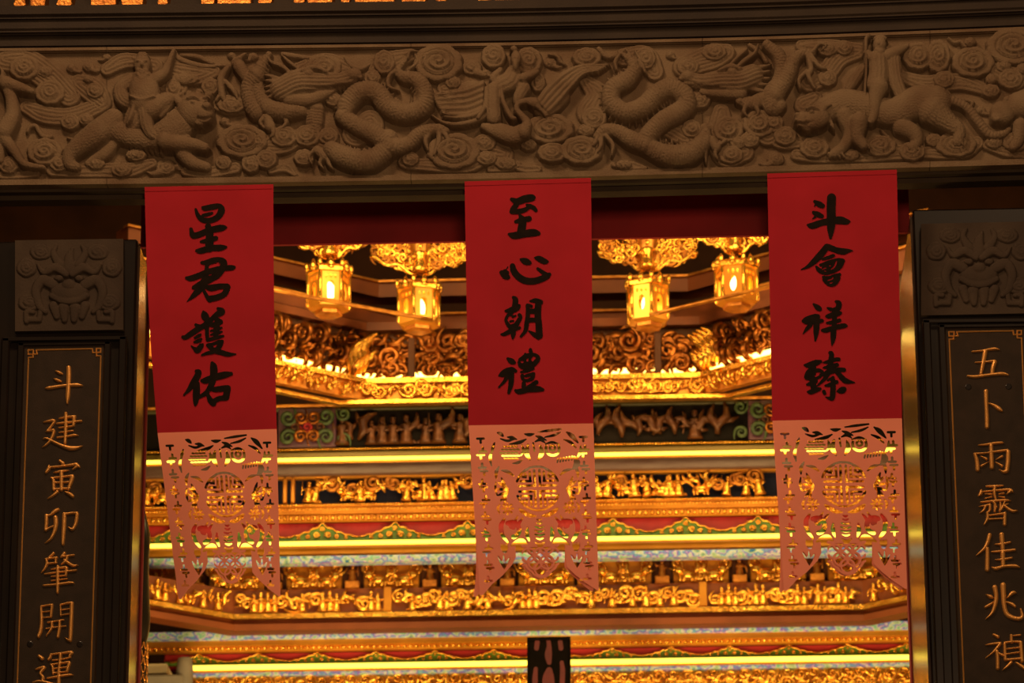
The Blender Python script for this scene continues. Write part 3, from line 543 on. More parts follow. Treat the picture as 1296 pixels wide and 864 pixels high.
# deity on the crane in the middle
m4 = 1/4.546
def relm(name, ops): return relief(name, ops, fr, M['stone'], 0.0, (540, 40), m4, clip=CLIP, depth=1.35)
wl = [('S', [(325, 300+17*k, 13), (235, 335+17*k, 13), (130, 352+15*k, 9), (25+7*k, 362+13*k, 6)], 1.0, 7+1.6*(k % 2)) for k in range(10)] + [('S', [(370, 470, 16), (300, 520, 18), (190, 545, 16), (100, 535, 12), (30, 490, 6)], .7, 9), ('S', [(330, 470, 14), (260, 500, 14), (170, 510, 12), (90, 500, 5)], .7, 10), ('S', [(215, 330, 40), (270, 330, 50), (310, 350, 40)], .3, 4)]
relm('crane_wing', wl)
wr = [('S', [(640+9*k, 410+9*k, 14), (700+7*k, 330+14*k, 14), (800+4*k, 245+13*k, 13), (900, 205+8*k, 9), (1055-8*k, 200+5.5*k, 5)], 1.0, 8+1.8*(k % 2)) for k in range(8)] + [('S', [(650, 440, 44), (710, 430, 60), (770, 380, 55)], .3, 6), ('S', [(640, 470, 26), (700, 480, 22), (760, 450, 14)], .5, 8)]
relm('crane_wing', wr)
relm('crane', [('S', [(330, 560, 22), (420, 590, 50), (500, 615, 54), (555, 590, 46)], .6, 10), ('S', [(560, 600, 44), (580, 550, 30), (550, 505, 22), (520, 470, 20), (530, 435, 20), (580, 420, 22), (620, 432, 34)], .8, 12), ('S', [(635, 445, 24), (665, 480, 12), (690, 515, 4)], .8, 13), ('E', 640, 440, 8, 7, 0, .9, 17.5)])
relm('deity', [('E', 516, 178, 34, 48, 0, .65, 13), ('E', 505, 125, 26, 20, 0, .8, 14), ('E', 520, 182, 8, 13, 0, .9, 17.4), ('S', [(498, 170, 5), (508, 171, 5)], .9, 16.8), ('S', [(530, 170, 5), (538, 171, 5)], .9, 16.6), ('S', [(515, 210, 20), (515, 235, 16), (512, 255, 6)], .8, 16, ('line', 2.4, .7)), ('S', [(500, 250, 44), (480, 300, 60), (430, 325, 54)], .5, 10, ('line', 6, .8)),
  ('S', [(560, 285, 30), (610, 265, 24), (640, 250, 14)], .7, 12), ('S', [(425, 240, 20), (385, 285, 26), (400, 310, 18)], .7, 11), ('S', [(385, 350, 38), (385, 430, 42), (390, 515, 44)], .5, 13, ('line', 7, .7)), ('S', [(430, 345, 14), (445, 430, 16), (490, 515, 18), (515, 520, 10)], .8, 13), ('S', [(345, 345, 14), (340, 440, 18), (300, 515, 16)], .8, 12), ('S', [(560, 340, 40), (530, 390, 34), (520, 420, 20)], .5, 10, ('line', 5, .8))])

# small scrolls tucked into the bare ground between the larger carvings
fr_rng = random.Random(3); placed = 0
for _ in range(4200):
    x = fr_rng.uniform(-280, 1580); r = fr_rng.choice((6, 7, 8, 9.5, 11, 13)); y = fr_rng.uniform(float(TT(x))+9+r*.5, float(BB(x))-10-r*.5)
    i0, j0 = int(y), int(x)+320; k = int(r*1.0)
    win = COVER[max(0, i0-k):i0+k+1, max(0, j0-k):j0+k+1]
    if win.mean() > .16: continue
    d = fr_rng.choice((-1, 1))
    relief('cloud_scroll', [('C', x, y, r, r*.8, d, 1.7, 2.6, 5), ('S', [(x+d*r*.5, y+r*.5, r*.42), (x+d*r*1.25, y+r*.7, r*.30), (x+d*r*1.9, y+r*.45, r*.1)], .7, 2.2)], fr, M['stone'], 0.0, (0, 0), 1.0, clip=CLIP, depth=1.35)
    placed += 1
    if placed >= 190: break

# ------------------------------------------------------------------ gilt brackets glimpsed above the cornice
ztop = lambda x: Wp(x, TT(x), 0.0)[2]+.124
gl = ['pair of gilt bracket feet', 'broad gilt bracket block']
ORD = 'first second third fourth fifth sixth seventh eighth ninth tenth eleventh twelfth thirteenth fourteenth fifteenth sixteenth seventeenth eighteenth nineteenth'.split()
for bi, (x0, x1, wide) in enumerate(((17, 33, 0), (38, 58, 2), (71, 92, 0), (115, 147, 1), (153, 182, 2), (199, 213, 0), (254, 272, 2), (275, 318, 1), (326, 345, 0), (371, 386, 0), (388, 422, 2), (431, 443, 0), (449, 499, 1), (507, 540, 2), (551, 566, 0), (604, 622, 2), (626, 660, 1), (681, 698, 0), (735, 750, 0))):
    z = ztop((x0+x1)/2); a = W(x0, 5, -.03)[0]; b = W(x1, 5, -.03)[0]; w = b-a; c = (a+b)/2
    if wide == 1: prof = [(a, z), (b, z), (b, z+.05), (b+.01, z+.06), (b+.01, z+.12), (a-.01, z+.12), (a-.01, z+.06), (a, z+.05)]
    elif wide == 0: prof = [(a+.3*w, z), (a+.7*w, z), (b, z+.015), (b-.1*w, z+.03), (b, z+.06), (b, z+.12), (a, z+.12), (a, z+.06), (a+.1*w, z+.03), (a, z+.015)]
    else: prof = [(a+.25*w, z), (b-.25*w, z), (b-.05*w, z+.008), (b, z+.03), (b, z+.12), (a, z+.12), (a, z+.03), (a+.05*w, z+.008)]
    me = prism_w([(p[0], -.035, p[1]) for p in prof], .07, .002)
    lab = '%s, %s from the left in the row along the top edge' % (['small gilt bracket foot', 'broad gilt block', 'rounded gilt bracket foot'][wide], ORD[bi])
    single('gilt_bracket', me, M['gold_dim'], lab, 'bracket', 'gilt brackets along the top edge')

# ------------------------------------------------------------------ hanging banners
CH = {}
CH['star'] = [[(245,160,18),(275,240,30),(330,300,34),(400,312,38),(480,300,40),(560,250,44),(598,170,48),(570,115,34),(480,125,40),(370,145,36),(340,132,18)], [(345,245,25),(420,225,25),(470,210,16)], [(180,430,24),(210,515,42),(300,500,42),(420,450,42),(590,415,46),(660,405,16)], [(415,390,42),(435,500,52),(430,690,58)], [(320,600,20),(400,590,34),(520,555,34)], [(260,725,22),(320,725,42),(450,690,42),(580,685,44),(660,675,18)]]
CH['lord'] = [[(330,185,22),(400,185,40),(500,155,42),(600,160,44),(630,200,48),(600,280,48),(530,370,42),(420,420,36)], [(400,230,30),(400,300,38)], [(120,395,22),(180,400,40),(300,360,42),(420,315,46),(600,265,40),(740,255,36),(780,245,14)], [(220,525,30),(320,480,48),(430,420,46),(530,370,40)], [(430,330,48),(340,490,58),(240,610,40),(180,670,22),(125,718,5)], [(360,570,22),(400,650,28),(440,690,40)], [(400,525,28),(460,530,46),(580,510,40),(670,510,40)], [(680,520,42),(640,610,42),(540,660,42),(440,680,44)], ('-', [(430,250,12),(500,225,18),(555,185,8)]), ('-', [(430,358,6),(455,350,8)]), ('-', [(420,590,14),(500,595,22),(570,560,10)])]
CH['protect'] = [[(350,130,16),(370,190,52),(400,240,42),(430,290,32)], [(550,90,22),(600,130,48),(540,170,42),(480,220,34),(420,280,34)], [(480,220,34),(380,310,40),(330,340,38)], [(245,310,20),(290,340,36)], [(70,480,24),(110,480,34),(200,420,40),(290,360,40),(350,330,34)], [(235,490,18),(290,460,26),(315,440,12)], [(230,548,18),(290,530,28),(320,505,16)], [(185,600,10),(230,640,25),(270,660,42),(320,600,36)], [(270,660,42),(340,580,18)], [(400,320,30),(400,430,28),(410,520,26)], [(540,250,38),(580,270,36)], [(540,250,38),(530,380,42),(520,480,34)], [(430,310,24),(520,310,38),(600,280,18)], [(450,395,12),(520,380,25),(600,350,14)], [(455,445,14),(530,430,25),(600,405,14)], [(420,515,26),(520,490,26),(620,465,17)], [(410,590,26),(480,580,28),(570,550,34),(610,535,20)], [(600,545,28),(560,620,36),(480,680,30),(400,700,24),(330,725,15)], [(420,600,25),(500,660,38),(600,690,36),(690,715,32),(795,712,8)], ('-', [(490,602,8),(525,592,10)])]
CH['bless'] = [[(255,265,25),(285,290,42),(220,420,48),(150,520,30),(85,590,13)], [(260,440,42),(255,560,50),(245,680,36),(238,735,12)], [(330,395,23),(390,390,46),(500,350,46),(640,315,46),(730,300,26)], [(470,155,25),(490,210,50),(490,320,50),(460,450,42),(400,550,36),(310,610,24),(280,630,14)], [(415,600,28),(450,670,40),(490,710,36)], [(490,515,32),(560,510,42),(660,495,40)], [(680,500,46),(660,620,46)], [(490,680,36),(560,640,36),(650,630,38)], ('-', [(440,550,8),(490,590,16),(560,560,14)])]
CH['reach'] = [[(245,185,26),(320,215,46),(420,180,52),(510,165,50),(550,160,24)], [(330,230,34),(270,310,40),(240,355,28)], [(250,360,28),(340,350,36),(420,330,33),(490,285,30),(540,300,32),(575,335,25)], [(450,260,17),(500,275,28)], [(355,400,18),(390,470,50),(385,560,56),(370,640,58)], [(300,490,24),(380,470,38),(480,450,40)], [(210,660,20),(280,680,48),(420,655,50),(540,640,52),(610,650,30)], ('-', [(365,300,10),(405,275,14),(430,285,8)])]
CH['heart'] = [[(110,430,34),(160,475,46),(200,495,26)], [(150,410,28),(165,390,10),(195,350,7)], [(150,410,28),(185,430,26)], [(255,340,38),(275,410,46),(330,480,46),(420,535,48),(530,548,46),(640,520,45),(720,480,44),(760,455,26)], [(600,375,20),(660,420,28),(710,450,28)], [(365,248,14),(430,275,46),(485,295,32)], [(560,225,12),(620,240,40),(690,275,40),(735,280,17)]]
CH['morning'] = [[(265,120,20),(295,150,38),(285,230,36),(265,290,34)], [(160,305,15),(230,300,42),(310,260,46),(350,230,18)], [(230,300,42),(230,345,34)], [(195,360,22),(165,430,22),(200,500,28),(240,540,33)], [(350,360,26),(368,385,23),(345,430,32),(300,500,36),(250,520,36)], [(260,385,18),(300,370,12)], [(225,447,15),(265,442,14)], [(100,625,12),(150,620,28),(250,570,33),(355,535,19)], [(260,520,36),(265,620,36),(258,685,12)], [(460,230,26),(465,350,30),(450,480,33),(430,580,28),(370,655,17)], [(470,230,28),(510,240,23)], [(500,170,14),(570,165,34),(640,185,34)], [(610,190,46),(600,350,46),(615,500,46),(620,640,50)], [(480,580,11),(540,620,28),(610,660,38)], [(480,310,36),(570,310,36)], [(470,430,34),(570,430,32)], ('-', [(515,385,12),(540,380,12)]), ('-', [(545,215,6),(540,260,6)])]
CH['rite'] = [[(190,255,18),(240,290,40),(280,310,24)], [(75,485,16),(150,450,50),(240,410,42),(300,425,22)], [(110,480,26),(220,470,46)], [(200,480,33),(140,570,22),(70,645,14)], [(240,470,40),(235,600,36),(205,720,22)], [(340,300,16),(360,350,26),(420,380,26),(520,350,36),(600,270,33),(590,220,26),(530,200,26),(440,225,36),(360,270,26)], [(430,195,20),(420,330,24)], [(500,135,25),(510,200,28),(490,320,26)], [(340,310,18),(440,320,28),(500,305,28)], [(375,440,16),(450,420,26),(535,390,23)], [(390,490,28),(400,530,26),(450,550,26),(520,530,28),(540,470,28)], [(440,490,22),(500,475,26),(545,460,22)], [(410,590,28),(410,640,30)], [(580,580,32),(520,620,32),(470,650,32)], [(295,690,17),(350,705,38),(470,680,38),(600,670,42),(670,680,22)], ('-', [(378,300,14),(392,302,14)]), ('-', [(542,232,9),(522,272,12)]), ('-', [(455,288,8),(465,286,8)]), ('-', [(420,520,6),(450,525,8),(485,512,6)]), ('-', [(450,605,8),(500,580,8)])]
CH['dipper'] = [[(250,215,22),(310,250,40),(355,275,34)], [(260,260,15),(245,285,5)], [(235,365,24),(290,390,38),(345,415,30)], [(255,425,18),(215,455,5)], [(155,535,16),(220,545,44),(340,505,44),(480,480,48),(600,470,54),(680,490,40),(725,485,14)], [(480,165,62),(475,300,62),(475,500,60),(470,600,48),(467,710,20)]]
CH['meet'] = [[(415,130,42),(330,240,48),(220,350,38),(140,410,20),(65,442,7)], [(440,135,42),(540,175,40),(640,195,44),(710,185,26),(770,187,6)], [(360,300,18),(430,280,25),(505,250,23)], [(270,400,14),(310,450,33),(390,490,30)], [(330,380,20),(420,350,26),(560,315,30),(630,325,34)], [(620,330,40),(590,400,36),(500,460,33),(400,490,28)], [(400,425,56),(560,370,46)], ('-', [(548,330,8),(520,400,11),(475,440,7)]), ('-', [(355,438,8),(400,420,9)]), ('-', [(385,462,8),(405,465,6)]), ('-', [(455,392,9),(462,388,9)]), [(400,580,46),(480,600,78),(540,560,62)], [(365,545,18),(400,560,30)], [(590,510,22),(560,530,40)], ('-', [(430,590,8),(485,570,10),(500,550,8)]), ('-', [(465,628,10),(490,620,8)])]
CH['luck'] = [[(235,160,16),(290,205,38),(320,225,30)], [(90,390,20),(150,380,54),(250,340,48),(290,330,36)], [(150,390,46),(280,390,38),(350,385,26)], [(190,440,33),(140,500,24),(92,562,8)], [(275,420,45),(270,540,38),(258,655,14)], [(425,212,14),(470,230,28)], [(545,125,22),(580,150,38),(570,210,40),(530,250,38)], [(410,325,18),(450,320,35),(540,295,40),(600,280,24)], [(415,415,14),(480,410,28),(590,380,26)], [(350,515,17),(400,515,34),(520,480,34),(640,455,34),(680,455,21)], [(520,240,38),(520,400,34),(505,560,40),(500,640,34),(485,720,10)]]
CH['arrive'] = [[(110,290,14),(180,290,42),(260,260,42),(330,240,23)], [(230,320,38),(160,400,38),(130,450,28)], [(140,460,32),(200,470,30),(300,450,28),(330,430,26)], [(240,370,28),(300,360,28),(350,380,24)], [(230,400,36),(220,500,42),(240,620,42)], [(145,555,15),(200,540,33),(260,510,33)], [(155,655,15),(200,655,34),(280,625,34),(325,615,20)], [(460,120,25),(480,150,35),(460,300,36),(450,380,42)], [(365,255,10),(430,245,26),(520,215,28),(580,210,25)], [(370,325,12),(450,310,34),(555,285,27)], [(370,420,24),(450,380,40),(560,355,34),(650,355,29)], [(440,390,38),(390,470,28),(300,560,13),(280,570,8)], [(560,390,33),(640,480,38),(690,510,35),(795,528,8)], [(430,495,14),(500,460,24)], [(395,570,14),(450,560,27),(550,520,27)], [(500,500,34),(500,620,38),(490,730,38),(460,745,24),(400,725,8)], [(375,650,25),(385,675,25)], [(560,650,14),(620,635,46),(650,620,36)], ('-', [(262,442,12),(300,420,12)]), ('-', [(345,300,10),(400,290,10)])]
CU = 10.8
def chgrid(strokes, ox, oy, step=0.45):
    allp = np.array([p for st in strokes for p in (st[1] if isinstance(st, tuple) else st)], float)
    x0, x1 = (allp[:, 0]-allp[:, 2]).min()/CU+ox-1, (allp[:, 0]+allp[:, 2]).max()/CU+ox+1
    y0, y1 = (allp[:, 1]-allp[:, 2]).min()/CU+oy-1, (allp[:, 1]+allp[:, 2]).max()/CU+oy+1
    xs = np.arange(x0, x1+step, step); ys = np.arange(y0, y1+step, step); X, Y = np.meshgrid(xs, ys)
    def sc_(st): return [(p[0]/CU+ox, p[1]/CU+oy, p[2]/CU) for p in st]
    ss = [('-', sc_(st[1])) if isinstance(st, tuple) else sc_(st) for st in strokes]
    return xs, ys, X, Y, stroke_field(X, Y, ss)

# paper-cut sheet: design space 560 x 775
def paper_design():
    st = 3.0; xs = np.arange(-st*2, 560+st*3, st); ys = np.arange(-st*2, 790+st, st); X, Y = np.meshgrid(xs, ys)
    inside = np.minimum(np.minimum(X-0, 560-X), Y+1)
    # swallow-tail bottom with a lobed pendant
    tailL = np.interp(X[0], [0, 14, 60, 110, 160, 190, 205, 560], [776, 776, 728, 690, 640, 585, 540, 540])
    tailR = np.interp(X[0], [0, 350, 370, 395, 415, 450, 500, 548, 560], [535, 535, 560, 610, 655, 690, 730, 762, 766])
    low = np.where(X[0] < 290, tailL, tailR)
    body = np.minimum(inside, (low[None, :]-Y)*.75)
    pend = np.max([r-np.hypot(X-cx, Y-cy) for cx, cy, r in ((238, 595, 54), (354, 595, 54), (296, 648, 56), (262, 632, 44), (330, 632, 44), (296, 570, 60))], 0)
    gap = np.maximum(16-np.abs(X-196)-np.clip((560-Y)*.4, 0, 99), 16-np.abs(X-396)-np.clip((560-Y)*.4, 0, 99))
    Fd = np.maximum(body, pend); holes = []
    H = lambda pts: holes.append(pts)
    # T-shaped fret down both sides
    for sx in (50, 512):
        v = 60; k = 0
        while v < 700:
            dx = 7 if (k % 3 == 1) else -4 if k % 3 == 2 else 0
            if k % 2 == 0: H([(sx-15+dx, v, 4.2), (sx+15+dx, v, 4.2)]); H([(sx+dx, v, 4.2), (sx+dx, v+19, 4.2)])
            else: H([(sx-15+dx, v+22, 4.2), (sx+15+dx, v+22, 4.2)]); H([(sx+dx, v+3, 4.2), (sx+dx, v+22, 4.2)])
            v += 37; k += 1
    # leaves and twigs at the top
    for p in ([(128, 34, 2), (142, 40, 8), (152, 50, 3)], [(140, 62, 2), (170, 72, 5), (200, 66, 2)], [(172, 55, 2), (192, 58, 7), (212, 66, 2)], [(180, 88, 2), (225, 80, 7), (255, 66, 2)], [(250, 42, 2), (270, 46, 7), (292, 42, 2)], [(295, 78, 2), (318, 70, 6), (338, 82, 2)], [(312, 34, 2), (360, 28, 5), (415, 22, 3)], [(340, 58, 2), (380, 50, 5), (412, 36, 2)],
              [(300, 52, 2), (320, 60, 7), (345, 72, 2)], [(438, 36, 2), (462, 55, 10), (488, 86, 2)], [(425, 70, 2), (455, 84, 6), (478, 108, 2)], [(500, 100, 2), (496, 130, 6), (480, 158, 2)], [(96, 120, 2), (88, 150, 6), (92, 185, 2)], [(112, 80, 2), (104, 100, 6), (96, 128, 2)],
              [(262, 92, 4), (254, 130, 10), (268, 160, 3)], [(318, 96, 3), (322, 130, 10), (306, 160, 3)], [(286, 84, 3), (290, 120, 3)]): H(p)
    for i in range(5):
        for j in range(5):
            x, y = 140+17*i+(j % 2)*8, 98+14*j
            if math.hypot(x-178, (y-124)) < 46: H([(x-4, y, 3.2), (x+4, y+1, 3.2)])
    H([(228, 140, 2), (240, 118, 6), (236, 92, 2)]); H([(232, 160, 2), (214, 172, 6), (190, 176, 2)])
    ring = lambda cx, cy, r, a0, a1, w: H([(cx+r*math.cos(R(a)), cy+r*math.sin(R(a)), w) for a in np.linspace(a0, a1, 9)])
    ring(372, 112, 30, -20, 200, 5); ring(372, 108, 12, 0, 340, 4); H([(340, 90, 2), (372, 82, 5), (402, 92, 2)])
    for k in range(6): H([(395+13*k, 158-2*k, 3), (391+13*k, 174-2*k, 3)])
    H([(470, 150, 3), (480, 180, 14), (462, 205, 4)])
    # round longevity emblem
    cx, cy = 296, 292
    for a0, a1 in ((-65, -20), (20, 65), (115, 160), (200, 245)): ring(cx, cy, 98, a0, a1, 5)
    ring(cx, cy, 100, -112, -68, 4); ring(cx, cy, 100, 70, 110, 4)
    for sx in (-1, 1):
        for sy in (-1, 1):
            H([(cx+sx*12, cy+sy*12, 4.5), (cx+sx*12, cy+sy*84, 4.5)]); H([(cx+sx*12, cy+sy*13, 4.5), (cx+sx*84, cy+sy*13, 4.5)])
            H([(cx+sx*30, cy+sy*34, 4.5), (cx+sx*76, cy+sy*34, 4.5)]); H([(cx+sx*32, cy+sy*34, 4.5), (cx+sx*32, cy+sy*76, 4.5)])
            H([(cx+sx*52, cy+sy*52, 4.5), (cx+sx*52, cy+sy*66, 4.5)]); H([(cx+sx*52, cy+sy*54, 4.5), (cx+sx*66, cy+sy*54, 4.5)])
    # leaf sprays at both sides of the emblem
    for sx in (-1, 1):
        X0 = 296+sx*150
        for a in (-70, -40, -10, 20, 50, 80):
            H([(X0+sx*-18*math.cos(R(a)), 300+18*math.sin(R(a)), 2.5), (X0+sx*-2+sx*28*math.cos(R(a))*.6, 300+40*math.sin(R(a)), 6), (X0+sx*44*math.cos(R(a))*.8, 300+62*math.sin(R(a)), 2)])
        H([(X0-sx*44, 232, 2), (X0-sx*20, 214, 7), (X0+sx*10, 206, 2)]); H([(X0+sx*20, 190, 2), (X0+sx*34, 214, 7), (X0+sx*36, 244, 2)]); H([(X0+sx*38, 260, 2), (X0+sx*42, 290, 5), (X0+sx*36, 320, 2)])
        fx, fy = 296+sx*142, 382
        for a in range(0, 360, 45): H([(fx+9*math.cos(R(a)), fy+9*math.sin(R(a)), 2.5), (fx+24*math.cos(R(a)), fy+24*math.sin(R(a)), 4.5)])
        H([(fx+sx*34, 360, 2), (fx+sx*44, 380, 5), (fx+sx*38, 404, 2)])
        # bat wings, curls and tulips
        H([(296+sx*14, 418, 3), (296+sx*42, 414, 9), (296+sx*74, 396, 9), (296+sx*88, 384, 3)])
        H([(296+sx*74, 425, 2), (296+sx*92, 448, 6), (296+sx*98, 476, 2)]); H([(296+sx*98, 418, 2), (296+sx*112, 444, 5), (296+sx*112, 466, 2)])
        ring(296+sx*128, 478, 34, 100 if sx > 0 else 80, (270+30) if sx > 0 else (-90-30), 10)
        H([(296+sx*120, 470, 8), (296+sx*128, 462, 12), (296+sx*118, 452, 6)])
        H([(296+sx*160, 430, 5), (296+sx*176, 460, 10), (296+sx*172, 500, 9), (296+sx*150, 534, 5)])
        H([(296+sx*62, 545, 4), (296+sx*84, 532, 14), (296+sx*112, 540, 10), (296+sx*134, 552, 3)]); H([(296+sx*56, 470, 3), (296+sx*58, 500, 9), (296+sx*50, 530, 3)])
        tx = 296+sx*166
        H([(tx, 560, 11), (tx, 572, 12)]); H([(tx-12, 546, 4), (tx-11, 562, 6)]); H([(tx+12, 546, 4), (tx+11, 562, 6)]); H([(tx, 546, 3), (tx, 560, 5)])
        for a, l in ((-28, 60), (0, 66), (28, 52)): H([(tx+sx*4, 660, 2), (tx+sx*4+.5*l*math.sin(R(a)), 660-.55*l, 6), (tx+sx*4+l*math.sin(R(a)), 660-l, 2)])
    for v, w in ((436, 6), (452, 8), (470, 12), (488, 14), (505, 14), (522, 10)): H([(296-w*1.6, v-3, 2), (296, v+2, 4), (296+w*1.6, v-3, 2)])
    H([(276, 540, 3), (296, 552, 9), (316, 540, 3)])
    # coin lattice in the pendant
    for px_, py_ in ((236, 590), (296, 590), (352, 590), (266, 625), (326, 625), (296, 655)):
        pass
    ringf = np.max([4.2-np.abs(np.hypot(X-gx, Y-gy)-31) for gx, gy in ((240, 596), (296, 596), (352, 596), (268, 630), (324, 630), (296, 662), (268, 562), (324, 562))], 0)
    Fd = np.minimum(Fd, -np.minimum(np.minimum(pend-9, -ringf), (Y-560)*.8))
    for h in holes: Fd = np.minimum(Fd, -(cap_field(X, Y, h, True)+1.3))
    Fd = np.minimum(Fd, -gap)
    return fill_field(Fd, xs, ys)
PV, PF = paper_design()

def lerp(a, b, t): return a+(b-a)*t
def banner(TL, TR, ML, MR, BL, BR, Yf, chars, label, second, bulge):
    """TL..MR red paper corners, BL/BR paper-cut tips (photo px); Yf(u, v) depth of the hanging sheet"""
    base = Wp((TL[0]+TR[0])/2, BL[1], Yf(.5, 1))
    t = thing('hanging_banner', label, 'banner', base, 'red banners hanging from the lintel')
    def px(u, v):      # u 0..1 across, v 0..1 red, 1..2 paper-cut
        v1 = np.clip(v, 0, 1); v2 = np.clip(v-1, 0, 1.2)
        bow = bulge*np.sin(v1*math.pi)
        lx = lerp(TL[0], ML[0], v1)+bow + (BL[0]-ML[0])*v2; ly = lerp(TL[1], ML[1], v1)+(BL[1]-ML[1])*v2
        rx = lerp(TR[0], MR[0], v1)+bow*.4 + (BR[0]-MR[0])*v2; ry = lerp(TR[1], MR[1], v1)+(BR[1]-MR[1])*v2
        return lx+(rx-lx)*u, ly+(ry-ly)*u
    def inv(x, y):     # photo px -> u, v on the red sheet
        u = np.full(np.shape(x), .5); v = np.full(np.shape(x), .5)
        for _ in range(12):
            X, Y = px(u, v); X1, _y = px(u+.01, v); _x, Y1 = px(u, v+.01)
            u = u+(x-X)/((X1-X)/.01); v = v+(y-Y)/((Y1-Y)/.01)
        return u, v
    def world(u, v, off=0.0):
        X, Y = px(u, v); return W(X, Y, Yf(u, v)-off)
    # red sheet
    nu, nv = 24, 44; U, V = np.meshgrid(np.linspace(0, 1, nu+1), np.linspace(0, 1.004, nv+1)); P = world(U, V).reshape(-1, 3)
    i, j = np.meshgrid(np.arange(nv), np.arange(nu), indexing='ij'); a = (i*(nu+1)+j).ravel()
    obj('red_paper', fast_mesh(P, np.stack([a, a+nu+1, a+nu+2, a+1], 1)), M['paper'], t)
    # turned-over hem where the sheet is pasted on the stone
    U, V = np.meshgrid(np.linspace(0, 1, nu+1), np.array([-.004, .004, .018])); P = world(U, V, .0016).reshape(-1, 3)
    i, j = np.meshgrid(np.arange(2), np.arange(nu), indexing='ij'); a = (i*(nu+1)+j).ravel()
    obj('pasted_hem', fast_mesh(P, np.stack([a, a+nu+1, a+nu+2, a+1], 1)), M['paper'], t)
    # brush characters
    for key, ox, oy in chars:
        xs, ys, X, Y, Fd = chgrid(CH[key], ox, oy); V2, F2 = fill_field(Fd, xs, ys)
        u, v = inv(V2[:, 0], V2[:, 1]); P = world(u, v, .0022)
        obj('ink_character', mesh(P, [f[::-1] for f in F2]), M['ink'], t)
    # paper-cut sheets
    for layer in range(2 if second else 1):
        u = PV[:, 0]/560; v = 1+PV[:, 1]/775
        if layer: u = u+second*np.clip(v-1, 0, 2)**7
        P = world(u, v, .003 if not layer else -.004-0)
        if layer: P[:, 1] += .012*(v-1)**2
        obj('paper_cut_sheet', mesh(P, [f[::-1] for f in PF]), M['pink'], t)
    return t
banner((183, 236.5), (346, 233), (199.5, 548), (350.3, 543), (226, 758), (355, 758), lambda u, v: -.040+.006*np.sin(u*5+v*2)+.05*np.clip(1-u, 0, 1)**2*np.clip(v-.6, 0, 2)**1.3, [('star', 225, 250), ('lord', 225, 315), ('protect', 225, 382), ('bless', 225, 445)], 'red paper banner with cut-out pink tail hanging nearest the left couplet pillar', 0, -3.0)
banner((588, 229.5), (748, 225), (593, 538.5), (751, 536), (607, 753), (758, 749.5), lambda u, v: -.040+.005*np.sin(u*4+v*2.4)-.006*np.clip(v, 0, 2), [('reach', 625, 235), ('heart', 625, 305), ('morning', 625, 365), ('rite', 625, 430)], 'red paper banner with cut-out pink tail hanging in the middle', -.055, 0.0)
banner((971, 219.5), (1135, 214.5), (977.5, 532.5), (1141.5, 529.5), (992, 747), (1148, 748), lambda u, v: -.040+.006*np.sin(u*4.4+v*1.6+1)-.004*np.clip(v, 0, 2), [('dipper', 1008, 235), ('meet', 1008, 300), ('luck', 1008, 370), ('arrive', 1008, 435)], 'red paper banner with cut-out pink tail hanging nearest the right couplet pillar', -.040, 0.0)

